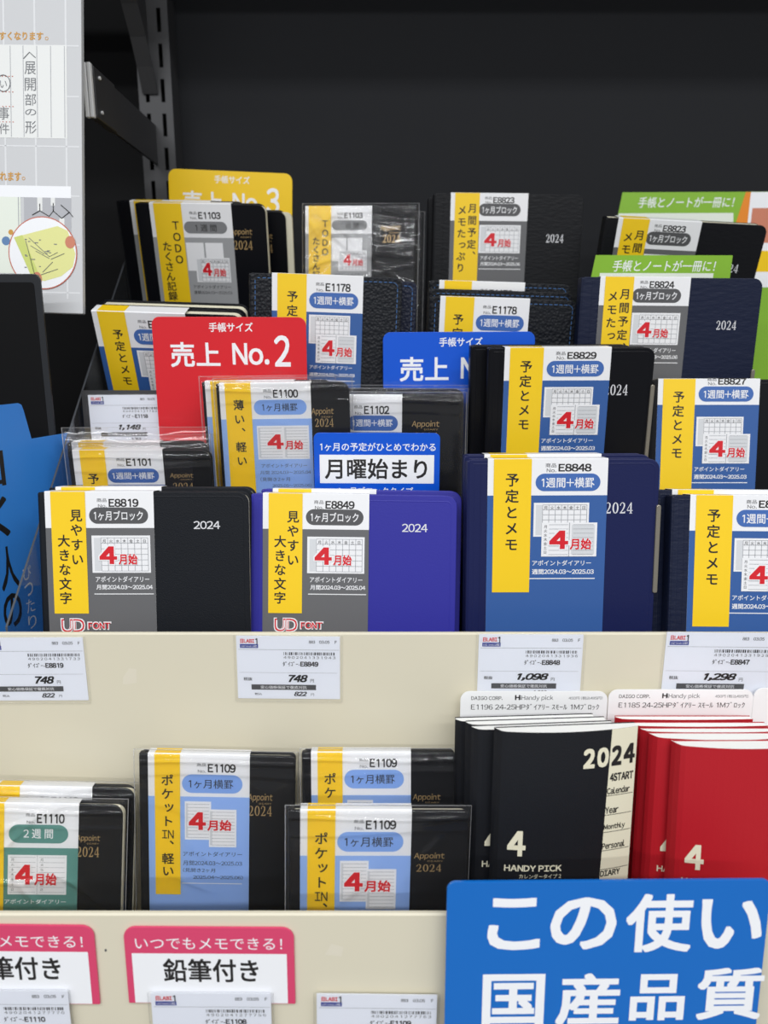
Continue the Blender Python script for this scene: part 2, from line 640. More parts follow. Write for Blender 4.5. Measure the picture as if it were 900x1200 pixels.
def cal_month(q, u0, u1, v0, v1, lv):
    q.R(u0, u1, v0, v1, lv, 'white')
    w_ = u1 - u0
    h_ = v1 - v0
    a, b = u0 + .04 * w_, u1 - .04 * w_
    c, d = v0 + .06 * h_, v1 - .05 * h_
    q.R(a, a + .11 * w_, c, d, lv + 1, 'cell')
    g0 = a + .12 * w_
    for i in range(8):
        x = g0 + (b - g0) * i / 7
        q.R(x - .0025, x + .0025, c, d, lv + 2, 'line')
    for i in range(7):
        z = c + (d - c) * (0 if i == 0 else (0.16 + 0.84 * (i - 1) / 5))
        q.R(g0, b, z - .0022, z + .0022, lv + 2, 'line')
    for i, ch in enumerate('月火水木金土日'):
        x = g0 + (b - g0) * (i + .5) / 7
        q.C(ch, x, c + .09 * h_, .036, lv + 3, 'softink')


def cal_week(q, u0, u1, v0, v1, lv):
    q.R(u0, u1, v0, v1, lv, 'white')
    w_, h_ = u1 - u0, v1 - v0
    m = u0 + .5 * w_
    q.R(m + .02, u1 - .02, v0 + .02, v1 - .02, lv + 1, 'cell')
    for i in range(8):
        z = v0 + .06 * h_ + .88 * h_ * i / 7
        q.R(u0 + .13 * w_, m - .01, z - .002, z + .002, lv + 2, 'line')
        q.R(m + .03, u1 - .03, z - .002, z + .002, lv + 2, 'line')
        if i < 7:
            q.C('月火水木金土日'[i], u0 + .07 * w_, z + .06 * h_, .03, lv + 2, 'softink')
    q.R(m - .003, m + .003, v0, v1, lv + 2, 'line')


def cal_lines(q, u0, u1, v0, v1, lv, n=10):
    q.R(u0, u1, v0, v1, lv, 'white')
    w_, h_ = u1 - u0, v1 - v0
    q.R(u0 + .04 * w_, u0 + .12 * w_, v0 + .05 * h_, v1 - .05 * h_, lv + 1, 'cell')
    for i in range(n + 1):
        z = v0 + .07 * h_ + .87 * h_ * i / n
        q.R(u0 + .1 * w_, u1 - .06 * w_, z - .002, z + .002, lv + 2, 'line')


def cal_spread(q, u0, u1, v0, v1, lv):
    q.R(u0, u1, v0, v1, lv, 'white')
    w_, h_ = u1 - u0, v1 - v0
    for s_ in (0, 1):
        a = u0 + (.03 + .5 * s_) * w_
        for i in range(8):
            z = v0 + .06 * h_ + .88 * h_ * i / 7
            q.R(a, a + .44 * w_, z - .002, z + .002, lv + 1, 'line')
            if i < 7:
                q.C('月火水木金土日'[i], a + .05 * w_, z + .06 * h_, .034, lv + 1, 'softink')
    q.R(u0 + .497 * w_, u0 + .503 * w_, v0, v1, lv + 1, 'line')


class Print:
    """printing on a paper band; u to the right, v down, in band widths"""

    def __init__(s, mb, x0, ztop, bw, y):
        s.mb, s.x0, s.zt, s.bw, s.y = mb, x0, ztop, bw, y

    def R(s, u0, u1, v0, v1, lv, m):
        s.mb.rect(s.x0 + u0 * s.bw, s.x0 + u1 * s.bw, s.zt - v1 * s.bw, s.zt - v0 * s.bw, s.y - lv * EPS, m)

    def pill(s, u0, u1, v0, v1, lv, m):
        r = (v1 - v0) * s.bw * 0.4999
        s.mb.poly(rr(s.x0 + u0 * s.bw, s.x0 + u1 * s.bw, s.zt - v1 * s.bw, s.zt - v0 * s.bw, (r, r, r, r), 8), s.y - lv * EPS, m)

    def T(s, t, u0, u1, v0, v1, lv, m, bold=0.0, shear=0.0):
        s.mb.text(t, s.x0 + u0 * s.bw, s.x0 + u1 * s.bw, s.zt - v1 * s.bw, s.zt - v0 * s.bw, s.y - lv * EPS, m, bold, shear)

    def C(s, ch, u, v, em, lv, m, bold=0.0):
        s.mb.char(ch, s.x0 + u * s.bw, s.zt - v * s.bw, em * s.bw, s.y - lv * EPS, m, bold)

    def VT(s, t, u, v, em, pitch, lv, m, bold=0.0):
        s.mb.vtext(t, s.x0 + u * s.bw, s.zt - v * s.bw, em * s.bw, pitch * s.bw, s.y - lv * EPS, m, bold)


def four(q, u0, u1, u2, v0, v1, lv):
    q.T('4', u0 - .012, u1 + .012, v0 - .012, v1 + .012, lv, 'white', 0.09)
    q.T('4', u0, u1, v0, v1, lv + 1, 'red', 0.05)
    h = v1 - v0
    q.T('月始', u1 + .01, u2, v0 + .40 * h, v1 + .05 * h, lv, 'white', 0.09)
    q.T('月始', u1 + .015, u2 - .005, v0 + .42 * h, v1 + .03 * h, lv + 1, 'red', 0.035)


STY = {
    'block': dict(hv=.34, col='grey', pc='pillgrey', num=(.07, .145), pill=(.405, .947, .15, .30), ptxt='1ヶ月ブロック', pin=(.45, .90, .18, .27), tc='white', sub='white', ylen=1.14, ymark=(.055, .373)),
    'week': dict(hv=.31, col='blue', pc='pillblue', num=(.045, .11), pill=(.40, .94, .127, .274), ptxt='1週間+横罫', pin=(.45, .89, .16, .245), tc='white', sub='white', ylen=1.14, ymark=(.05, .365)),
    'bweek': dict(hv=.40, col='blue', pc='pillblue', num=(.09, .175), pill=(.41, .95, .19, .36), ptxt='1週間+横罫', pin=(.46, .90, .23, .32), tc='white', sub='white', ylen=1.6, ymark=(.06, .38)),
    'thin': dict(hv=.40, col='light', pc='pilllight', num=(.08, .17), pill=(.37, .95, .19, .355), ptxt='1ヶ月横罫', pin=(.46, .85, .23, .315), tc='ink', sub='softink', ylen=1.6, ymark=(.06, .345)),
    'pocket': dict(hv=.45, col='light', pc='pilllight', num=(.10, .19), pill=(.333, .93, .215, .41), ptxt='1ヶ月横罫', pin=(.40, .84, .265, .36), tc='ink', sub='ink', ylen=1.51, ymark=(.065, .315), upright_in=True),
    'fort': dict(hv=.47, col='teal', pc='teal', num=(.11, .21), pill=(.315, .90, .225, .42), ptxt='2 週 間', pin=(.46, .75, .27, .37), tc='white', sub='white', ylen=1.6, ymark=(.05, .27)),
    'todo': dict(hv=.40, col='midgrey', pc='pillmid', num=(.10, .18), pill=(.40, .93, .21, .35), ptxt='1 週 間', pin=(.54, .80, .245, .325), tc='ink', sub='ink', ylen=1.6, ymark=(.05, .39)),
}


def band(spec, l, h, t, bw):
    """paper band wrapped over the top; local origin = base centre of the book"""
    st = dict(STY[spec['style']])
    st.update(spec.get('over', {}))
    du, dv = spec.get('du', 0), spec.get('dv', 0)
    mb = MB()
    yf = -t / 2 - 0.0004
    x0, x1 = l, l + bw
    zt = h + 0.0005
    g = 0.00012
    outer = [(yf, 0.001), (yf, zt - 0.0005), (yf + 0.0005, zt), (-yf - 0.0005, zt), (-yf, zt - 0.0005), (-yf, 0.001)]
    inner = [(yf + g, 0.001), (yf + g, zt - 0.0005), (yf + 0.0005, zt - g), (-yf - 0.0005, zt - g), (-yf - g, zt - 0.0005), (-yf - g, 0.001)]
    prof = outer + inner[::-1]
    n = len(prof)
    V = [(x, y, z) for x in (x0, x1) for y, z in prof]
    F = [(i, (i + 1) % n, n + (i + 1) % n, n + i) for i in range(n)]
    for i in range(5):
        a, b, c, d = i, i + 1, n - 2 - i, n - 1 - i
        F += [(a, b, c, d), (n + a, n + d, n + c, n + b)]
    mb.add(V, F, 'white')
    q = Print(mb, x0, zt, bw, yf)
    vb = (zt - 0.001) / bw
    q.R(0, 1, st['hv'], vb, 1, st['col'])
    ya, yb = st['ymark']
    yl = min(st['ylen'], vb - 0.01)
    q.R(ya, yb, 0.004, yl, 4, 'yellow')
    mb.add([(x0 + ya * bw, yf + .0004, zt + EPS), (x0 + yb * bw, yf + .0004, zt + EPS), (x0 + yb * bw, -yf - .0004, zt + EPS), (x0 + ya * bw, -yf - .0004, zt + EPS)], [(0, 1, 2, 3)], 'yellow')
    # header
    a, b = st['num']
    q.T('商品', .48 + du, .57 + du, a + dv - .005, a + dv + .03, 2, 'softink')
    q.T('No.', .49 + du, .57 + du, b + dv - .025, b + dv + .005, 2, 'softink')
    q.T(spec['num'], .588 + du, .862 + du, a + dv, b + dv, 2, 'ink', 0.028)
    u0, u1, v0, v1 = st['pill']
    q.pill(u0 + du, u1 + du, v0 + dv, v1 + dv, 2, st['pc'])
    u0, u1, v0, v1 = st['pin']
    q.T(st['ptxt'], u0 + du, u1 + du, v0 + dv, v1 + dv, 3, st['tc'], 0.012 if st['tc'] == 'white' else 0.004)
    if st.get('upright_in'):
        q.T('IN', .135, .25, .81, .90, 5, 'ink', 0.01)
    # vertical slogan
    for (txt, u, v, em, pit) in spec['slogan']:
        q.VT(txt, u, v, em, pit, 5, 'ink', 0.018)
    s = spec['style']
    sc = st['sub']
    if s == 'block':
        cal_month(q, .42 + du, .96 + du, .41 + dv, .757 + dv, 2)
        four(q, .49 + du, .652 + du, .845 + du, .51 + dv, .675 + dv, 6)
        q.T(S_AP, .446 + du, .943 + du, .79 + dv, .845 + dv, 2, sc, 0.01)
        q.T(spec.get('span', '月間2024.03～2025.04'), .45 + du, .972 + du, .87 + dv, .915 + dv, 2, sc, 0.022)
        q.R(.43 + du, .98 + du, .952 + dv, .96 + dv, 2, sc)
        if spec.get('ud'):
            for off, m, lv in ((.055, 'white', 6), (0.032, 'red', 7), (0.0, 'white', 8)):
                q.T('UD', .13 - off * .4, .315 + off * .4, 1.205 - off * .4, 1.30 + off * .4, lv, m, off)
            q.T('FONT', .355, .58, 1.215, 1.295, 6, 'white', .07)
            q.T('FONT', .365, .57, 1.225, 1.285, 7, 'red', .03)
    elif s == 'week':
        cal_month(q, .39, .853, .372, .66, 2)
        cal_week(q, .46, .925, .54, .83, 6)
        four(q, .525, .685, .885, .607, .765, 9)
        q.T(S_AP, .387, .884, .863, .91, 2, sc, 0.01)
        q.T('週間2024.03～2025.03', .387, .91, .94, .985, 2, sc, 0.022)
        q.R(.36, .92, 1.017, 1.025, 2, sc)
    elif s == 'bweek':
        cal_month(q, .41, .865, .43, .74, 2)
        cal_week(q, .49, .94, .64, .95, 6)
        four(q, .56, .70, .90, .70, .87, 9)
        q.T(S_AP, .42, .90, .975, 1.02, 2, sc, 0.01)
        q.T('週間2024.03～2025.03', .42, .93, 1.06, 1.10, 2, sc, 0.022)
        q.R(.42, .93, 1.14, 1.147, 2, sc)
    elif s == 'thin':
        cal_lines(q, .39, .68, .475, .85, 2)
        cal_lines(q, .68, .965, .475, .85, 2)
        four(q, .50, .68, .90, .57, .735, 6)
        q.T(S_AP, .42, .93, .90, .945, 2, sc)
        q.T('月間 2024.03～2025.04', .40, .97, .98, 1.02, 2, sc)
        q.T('(見開き2ヶ月', .40, .73, 1.055, 1.10, 2, sc)
        q.T('2025.05～2025.06)', .53, .97, 1.13, 1.17, 2, sc)
    elif s == 'pocket':
        cal_lines(q, .36, .62, .50, .91, 2)
        cal_lines(q, .60, .873, .58, .985, 5)
        four(q, .40, .57, .83, .61, .80, 8)
        q.T(S_AP, .34, .93, 1.04, 1.09, 2, sc)
        q.T('月間2024.03～2025.03', .34, .93, 1.14, 1.19, 2, sc)
        q.T('(見開き2ヶ月', .34, .66, 1.22, 1.265, 2, sc)
        q.T('2025.04～2025.06)', .44, .94, 1.295, 1.34, 2, sc)
        q.R(.33, .93, 1.382, 1.39, 2, 'white')
    elif s == 'fort':
        cal_spread(q, .31, .89, .545, .965, 2)
        four(q, .385, .56, .80, .645, .855, 6)
        q.T(S_AP, .28, .89, 1.015, 1.065, 2, sc, 0.01)
    elif s == 'todo':
        q.R(.40, .62, .46, .80, 2, 'white')
        q.R(.64, .86, .46, .80, 2, 'white')
        cal_month(q, .50, .93, .64, .94, 3)
        four(q, .58, .70, .88, .70, .86, 7)
        q.T(S_AP, .44, .92, .975, 1.02, 2, sc)
        q.T('週間2024.03～2025.03', .44, .93, 1.05, 1.09, 2, sc)
    return mb


def diary(name, spec, pose, bw, left, right, t, floor, label, group, copies=()):
    ox, oy, oz, lean, yaw, roll = pose
    E_ = Euler((-radians(lean), radians(roll), radians(yaw)), 'XYZ')
    R_ = E_.to_matrix()
    # height so that the lowest bottom corner meets the floor it stands on
    low = min(R_[2][0] * x + R_[2][1] * y for x in (left, right) for y in (0, t))
    h = (oz + low - floor - 0.0002) / R_[2][2]
    xc = (left + right) / 2
    root = empty(name, Vector((ox, oy, oz)) + R_ @ Vector((xc, t / 2, -h)), E_)
    tag(root, label, 'diary', group)
    l, r = left - xc, right - xc
    cv = spec['cover']
    ct = 0.0013
    rad = spec.get('rad', 0.006)
    rs = (0.0012, rad, rad, 0.0012)
    mb = MB()
    mb.slab(l + 0.0012, r, 0, h, -t / 2, -t / 2 + ct, rs, cv, 0.00045)
    mb.slab(l + 0.0012, r, 0, h, t / 2 - ct, t / 2, rs, cv, 0.00045)
    mb.slab(l, l + 0.0032, 0.0002, h - 0.0002, -t / 2 + 0.0002, t / 2 - 0.0002, (.001,) * 4, cv, min(0.0014, t * .3))
    # spine groove ridge and hem
    mb.slab(l + 0.0075, l + 0.0081, 0.002, h - 0.002, -t / 2 - 0.00012, -t / 2 + 0.0005, (.0002,) * 4, cv, 0.0001, 2)
    if spec.get('hem'):
        mb.ring(l + 0.0012, r, 0, h, rs, spec['hem'], 0.0009, -t / 2 + 0.00002, 0.0002, cv)
    if spec.get('stitch'):
        pts = rr(l + 0.0042, r - 0.003, 0.003, h - 0.003, (0.001, rad * .7, rad * .7, 0.001), 5)
        pts.append(pts[0])
        for (xa, za), (xb, zb) in zip(pts[:-1], pts[1:]):
            L_ = sqrt((xb - xa) ** 2 + (zb - za) ** 2)
            k = max(1, int(round(L_ / 0.0034)))
            if L_ < 0.0008:
                continue
            for i in range(k):
                f0, f1 = (i + .15) / k, (i + .80) / k
                px, pz = xa + (xb - xa) * f0, za + (zb - za) * f0
                qx, qz = xa + (xb - xa) * f1, za + (zb - za) * f1
                nx, nz_ = -(zb - za) / L_ * 0.00022, (xb - xa) / L_ * 0.00022
                for yy in (-t / 2 - 0.00008, ):
                    mb.add([(px + nx, yy, pz + nz_), (qx + nx, yy, qz + nz_), (qx - nx, yy, qz - nz_), (px - nx, yy, pz - nz_)], [(0, 1, 2, 3)], 'stitch')
    bl = -left + l            # band left edge, since the pose point is the band's top left
    bl = l - left
    q = Print(mb, bl, h, bw, -t / 2 - 0.00003)
    for kind, u0, u1, v0, v1 in spec.get('stamp', ()):
        if kind == 'sans':
            q.T('2024', u0, u1, v0, v1, 1, 'silver', 0.01)
        elif kind in ('serif', 'gserif'):
            serif2024(mb, bl + u0 * bw, bl + u1 * bw, h - v1 * bw, h - v0 * bw, -t / 2 - 0.00009, 'silver' if kind == 'serif' else 'gold')
        elif kind == 'logo':
            q.T('Appoint', u0, u1, v0, v0 + (v1 - v0) * .8, 1, 'gold', 0.004, 0.1)
            q.T('DIARY', u0 + (u1 - u0) * .45, u1 - (u1 - u0) * .05, v0 + (v1 - v0) * .84, v1, 1, 'gold')
    mb.build('cover', root)
    mb = MB()
    pin = spec.get('page_out', -0.0012)
    mb.slab(l + 0.0028, r + pin, 0.0015, h + spec.get('page_up', -0.0014), -t / 2 + ct + 0.0001, t / 2 - ct - 0.0001, (0.0005, rad * .8, rad * .8, 0.0005), 'page', 0)
    mb.build('pages', root)
    b_ = band(spec, bl, h, t, bw).build('band', root)
    b_['label'] = 'paper band printed in yellow, white and a block colour'
    if spec.get('clip'):
        v0, v1 = spec['clip']
        mb = MB()
        mb.slab(r - 0.0012, r + 0.0014, h - v1 * bw, h - v0 * bw, -t / 2 - 0.0012, t / 2 - 0.002, (.0012, .0012, .0008, .0008), 'clip', 0.0004)
        c_ = mb.build('side_clip', root)
        c_['label'] = 'slim grey metal clip along the opening edge'
    if spec.get('bag'):
        ml, mr, mt = spec['bag']
        mb = MB()
        nx, nzv = 70, 170
        rnd = random.Random(hash(label) % 1000 if False else len(label) * 7 + int(abs(ox) * 1e4))
        ph = [rnd.uniform(0, 6.28) for _ in range(8)]
        amp = spec.get('wrinkle', 0.0002)
        nf, fa = spec.get('folds', (2, .0003))
        FL_ = []
        for _ in range(nf):
            cx_, cz_ = rnd.uniform(l, r), rnd.uniform(h * .45, h)
            an = rnd.uniform(-.9, .9) if rnd.random() < .6 else rnd.uniform(-1.5, 1.5)
            FL_.append((cx_, cz_, cos(an), sin(an), rnd.uniform(.012, .03), fa * rnd.uniform(.6, 1.2), rnd.uniform(.0013, .0022), rnd.uniform(-12, 12)))
        X0, X1, Zt = l - ml, r + mr, h + mt
        front, back = [], []
        for j in range(nzv + 1):
            z = 0.0005 + (Zt - 0.0005) * j / nzv
            for i in range(nx + 1):
                x = X0 + (X1 - X0) * i / nx
                fx = min(1, (x - X0) / max(ml, .001)) if x < l else (min(1, (X1 - x) / max(mr, .001)) if x > r else 1)
                fz = min(1, (Zt - z) / max(mt, .001)) if z > h else 1
                e = max(0.0, min(fx, fz))
                f = sin(e * pi / 2)
                wv = (sin(x * 95 + z * 60 + ph[0]) + sin(-x * 60 + z * 130 + ph[1]) + .8 * sin(x * 210 - z * 170 + ph[2]) + .7 * abs(sin(x * 50 + z * 75 + ph[3])) * 2)
                off = 0.0009 + amp * (2.6 + wv) * .35
                off += .0009 * math.exp(-((z - h + .0035 + .0006 * sin(x * 70 + ph[4])) / .0011) ** 2) + .0004 * math.exp(-((z - h + .011 + .0015 * sin(x * 45 + ph[5])) / .0013) ** 2)
                for cx_, cz_, ca, sa, ln, ha, wd_, cv_ in FL_:
                    du_ = (x - cx_) * ca + (z - cz_) * sa
                    dd = -(x - cx_) * sa + (z - cz_) * ca + cv_ * du_ * du_
                    q_ = (du_ / ln) ** 2 + (dd / wd_) ** 2
                    if q_ < 9:
                        off += ha * math.exp(-q_)
                front.append((x, -(t / 2 + off) * f - 0.0002, z))
                back.append((x, (t / 2 + 0.0007) * f + 0.0002, z))
        F = [(j * (nx + 1) + i, j * (nx + 1) + i + 1, (j + 1) * (nx + 1) + i + 1, (j + 1) * (nx + 1) + i) for j in range(nzv) for i in range(nx)]
        mb.add(front, F, 'film', True)
        mb.add(back, F, 'film', True)
        # sealed rim
        rim = [(X0, 0, 0.001), (X0, 0, Zt), (X1, 0, Zt), (X1, 0, 0.001)]
        mb.tube(rim, 0.00024, 'film_rim', 6)
        s_ = mb.build('clear_bag', root)
        s_['label'] = 'clear crinkled plastic bag around the diary'
    for i, (dx, dy, dz, lab, *flag) in enumerate(copies):
        c = copy_tree(root)
        if flag:
            for ch in list(c.children):
                if ch.name.startswith('band'):
                    bpy.data.objects.remove(ch)
        c.location = root.location + R_ @ Vector((dx, (t + dy) * (i + 1), 0)) + Vector((0, 0, max(dz, 0)))
        dip = (R_ @ Vector((dx, (t + dy) * (i + 1), 0))).z
        if dip + max(dz, 0) < 0:
            c.location.z -= dip
            dz += dip - max(dz, 0)
        if dz < 0:
            c.scale.z = (h + dz) / h
        c['label'] = lab
        if 'pale page edges' in lab:
            for ch in c.children:
                if ch.name.startswith('pages'):
                    ch.location.x += .0042
    return root


G1 = 'diaries standing in the upper tray and on the stepped stand'
SL_W = [('予定とメモ', .205, .18, .118, .137)]
SL_B = [('予定とメモ', .225, .245, .125, .152)]
SL_BIG = [('見やすい', .285, .225, .118, .136), ('大きな文字', .165, .46, .118, .134)]
SL_M = [('月間予定、', .285, .19, .12, .147), ('メモたっぷり', .15, .215, .12, .142)]
SL_T = [('TODO', .30, .26, .125, .135), ('たくさん記録', .165, .51, .12, .122)]
SL_TH = [('薄い、軽い', .205, .245, .12, .155)]
SL_P = [('ポケット', .19, .28, .125, .145), ('、軽い', .19, .985, .125, .135)]

# front row, upper tray
diary('pocket_diary', dict(style='block', num='E8819', slogan=SL_BIG, cover='fine', ud=True, hem=.0022, stamp=[('sans', 1.362, 1.606, .269, .343)]),
      (-0.1862, 0.4129, 1.3159, 8.0, 0.2, 0.0), .0597, -.0044, .1117, .011, FU,
      'black diary with grey band, leftmost of the front row behind the upper cream panel', G1,
      [(.001, .0015, .0018, 'black diary showing only its top edge behind the leftmost front-row black diary')])
diary('pocket_diary', dict(style='block', num='E8849', slogan=SL_BIG, cover='violet', ud=True, hem=.003, stamp=[('sans', 1.312, 1.554, .27, .348)]),
      (-0.0679, 0.4223, 1.3132, 9.7, 0.8, 0.9), .0597, -.0068, .1093, .011, FU,
      'bright violet-blue diary with grey band in the middle of the front row', G1,
      [(.004, .0015, .0022, 'violet-blue diary peeping over the top of the front violet-blue one')])
diary('pocket_diary', dict(style='week', num='E8848', slogan=SL_W, cover='navy', hem=.0022, clip=(.385, 1.14), stamp=[('serif', .985, 1.226, .363, .459)]),
      (0.0575, 0.4208, 1.3327, 4.8, -0.4, -0.3), .0665, -.0115, .0952, .011, FU,
      'navy diary with blue band and full side clip, tallest in the front row', G1,
      [(-.0005, .0015, .0016, 'navy diary whose top edge shows behind the tallest front-row navy diary')])
diary('pocket_diary', dict(style='week', num='E8847', slogan=SL_W, cover='darknavy', hem=.0022, stamp=[('serif', 1.0, 1.23, .363, .459)]),
      (0.1718, 0.4219, 1.3122, 9.6, -0.1, 0.5), .0655, -.0103, .0950, .011, FU,
      'navy diary with blue band, last of the front row and cut by the photo edge', G1,
      [(-.0058, .0015, .0026, 'navy diary with a white band edge behind the last front-row diary at the photo edge')])
# second row
diary('pocket_diary', dict(style='bweek', num='E1101', slogan=[('予定とメモ', .205, .33, .13, .155)], cover='gloss', bag=(.003, .002, .009), over=dict(ymark=(.08, .36), num=(.10, .185), pill=(.37, .94, .215, .375), pin=(.42, .89, .255, .335)), stamp=[('logo', 1.06, 1.32, .26, .34), ('gserif', 1.08, 1.32, .37, .46)]),
      (-0.1893, 0.4627, 1.3315, -3.0, -0.9, -0.4), .0550, -.0035, .0838, .0065, FU,
      'bagged black diary with blue band directly above the leftmost front-row diary', G1,
      [(-.0046, .0042, .0026, 'bagged black diary behind the bagged one above the leftmost front-row diary')])
diary('pocket_diary', dict(style='thin', num='E1100', slogan=SL_TH, cover='gloss', bag=(.002, .002, .003), stamp=[('logo', 1.0, 1.245, .276, .385), ('gserif', 1.03, 1.245, .393, .486)]),
      (-0.1008, 0.4744, 1.3709, -1.4, -1.3, -0.8), .0560, -.0023, .0793, .006, Z2,
      'bagged thin black diary with pale blue band standing before the red sign', G1,
      [(-.0110, .0034, .0005, 'bagged thin diary whose yellow strip shows left of the pale blue banded one')])
diary('pocket_diary', dict(style='bweek', num='E1102', slogan=SL_B, cover='gloss', bag=(.002, .004, .002), over=dict(hv=.405, num=(.12, .21), pill=(.41, .955, .225, .39), pin=(.46, .90, .265, .345)), stamp=[('logo', 1.107, 1.41, .27, .375), ('gserif', 1.13, 1.40, .40, .49)]),
      (-0.0470, 0.4905, 1.3627, 1.0, -0.2, 0.2), .0585, -.0030, .0956, .0065, Z2,
      'bagged black diary with blue band half hidden by the small blue and white sign', G1,
      [(.002, .0034, .0018, 'bagged diary with its top edge just above the one behind the blue and white sign', 1),
       (.004, .0034, .0034, 'rearmost bagged diary of the three behind the blue and white sign', 1)])
diary('pocket_diary', dict(style='week', num='E8829', slogan=SL_W, cover='gloss', hem=.0022, clip=(.345, 1.06), stamp=[('serif', .955, 1.19, .342, .445)]),
      (0.0753, 0.4888, 1.3919, -3.2, 0.2, -0.2), .0665, -.0105, .0940, .011, Z2,
      'smooth black diary with blue band and grey side clip, beside the blue number sign', G1,
      [(-.0095, .0012, .0006, 'black diary whose spine sticks out left behind the clipped black diary', 1)])
diary('pocket_diary', dict(style='week', num='E8827', slogan=SL_W, cover='gloss', hem=.0022, dv=-.05, over=dict(hv=.255), stamp=[]),
      (0.1758, 0.4990, 1.3721, 7.0, 0.3, 0.0), .0655, -.0040, .0960, .011, Z2,
      'black diary with blue band above the last front-row diary, cut by the photo edge', G1)
# third row
diary('pocket_diary', dict(style='bweek', num='E1178', slogan=[('予定とメモ', .24, .255, .115, .135)], cover='pebble', over=dict(hv=.40, ymark=(.06, .355))),
      (-0.1904, 0.5163, 1.4151, -22.1, -3.6, 1.9), .0620, -.0013, .0986, .010, Z3,
      'forward-tilted black diary with blue band half covered by the red sign', G1,
      [(.0005, .0018, .0, 'black diary leaning behind the forward-tilted one at the red sign', 1)])
diary('pocket_diary', dict(style='bweek', num='E1178', slogan=SL_B, cover='pebble', stitch=True, rad=.0045),
      (-0.0740, 0.5300, 1.4395, -0.6, 0.3, 2.0), .0605, -.0154, .0863, .012, Z3,
      'black stitched leather diary with blue band just right of the red sign', G1,
      [(.0105, .0018, -.0012, 'navy stitched diary sticking out right behind the stitched one by the red sign')])
for ch in bpy.data.objects:
    if ch.get('label', '').startswith('navy stitched diary sticking'):
        for c in ch.children:
            if c.name.startswith('cover'):
                c.data = c.data.copy()
                c.data.materials[0] = M['pebblenavy']
diary('pocket_diary', dict(style='bweek', num='E1178', slogan=[('予定とメモ', .21, .25, .125, .152)], cover='pebble', stitch=True, rad=.0045),
      (0.0384, 0.5416, 1.4252, -3.8, 0.0, 1.7), .0610, -.0074, .0936, .012, Z3,
      'stitched dark diary with blue band peeking over the blue number sign', G1,
      [(.0, .0018, .0050, 'stitched dark diary second behind the blue number sign', 1),
       (.001, .0018, .0105, 'stitched dark diary third and rearmost behind the blue number sign')])
diary('pocket_diary', dict(style='block', num='E8824', slogan=SL_M, cover='darknavy', span='月間2024.03～2025.06', du=-.04, dv=-.022, over=dict(hv=.31), clip=(.99, 1.8), stamp=[('serif', 1.33, 1.566, .456, .557)]),
      (0.1435, 0.5310, 1.4373, -0.8, 0.0, 0.5), .0600, -.0125, .1083, .011, Z3,
      'wide dark navy grained diary with grey band below a green card', G1)
# rear row
diary('pocket_diary', dict(style='block', num='E8823', slogan=SL_M, cover='black', span='月間2024.03～2025.06', du=-.04, dv=-.01, over=dict(hv=.34), page_up=-.0004, stamp=[('serif', 1.32, 1.57, .46, .56)]),
      (0.1724, 0.5981, 1.4835, -14.6, -0.3, 2.8), .0615, -.0093, .1105, .012, Z4,
      'forward-tilted black diary with grey band between two green cards', G1)
diary('pocket_diary', dict(style='block', num='E8823', slogan=SL_M, cover='black', span='月間2024.03～2025.06', du=-.04, dv=-.02, over=dict(hv=.34), stamp=[('serif', 1.253, 1.494, .485, .591)]),
      (0.0515, 0.6305, 1.5060, -1.3, 0.5, 0.5), .0597, -.0132, .1029, .011, Z4,
      'upright black grained diary with grey band at the middle of the rear row', G1,
      [(-.0035, .0015, -.0015, 'black diary edge behind the upright grained diary of the rear row')])
diary('pocket_diary', dict(style='todo', num='E1103', slogan=SL_T, cover='gloss', page_out=.0004, stamp=[('logo', .97, 1.235, .28, .39), ('gserif', .99, 1.235, .42, .53)]),
      (-0.1718, 0.5975, 1.4936, -15.3, -0.3, 0.7), .0600, -.0107, .0848, .0075, Z4,
      'black diary with light grey band in front of the yellow sign', G1,
      [(-.0172, .0030, .0, 'black diary showing a yellow strip left behind the one at the yellow sign'),
       (.0120, .0030, -.0070, 'black diary with pale page edges right behind the one at the yellow sign')])
diary('pocket_diary', dict(style='todo', num='E1103', slogan=SL_T, cover='gloss', bag=(.001, .003, .003), wrinkle=.0007, folds=(18, .0016), stamp=[('logo', 1.13, 1.43, .26, .385), ('gserif', 1.16, 1.43, .40, .52)]),
      (-0.0611, 0.6353, 1.4971, 4.2, -4.2, 0.5), .0520, -.0019, .0853, .007, Z4,
      'diary in shiny wrinkled plastic right of the yellow sign in the rear row', G1,
      [(.004, .0070, -.003, 'bagged diary behind the wrinkled shiny one in the rear row')])

# lower tray
G2 = 'small bagged diaries in the lower tray'
STAMP_P = [('logo', .985, 1.23, .40, .517), ('gserif', .985, 1.23, .53, .64)]


def pocket(pose, bw, l, r, label, bag, stamp=STAMP_P, copies=(), **kw):
    sp = dict(style='pocket', num='E1109', slogan=SL_P, cover='gloss', bag=bag, wrinkle=.0002, folds=(3, .0005), stamp=stamp, rad=.003)
    sp.update(kw)
    rt = diary('pocket_diary', sp, pose, bw, l, r, .0055, FL, label, G2, copies)
    return rt


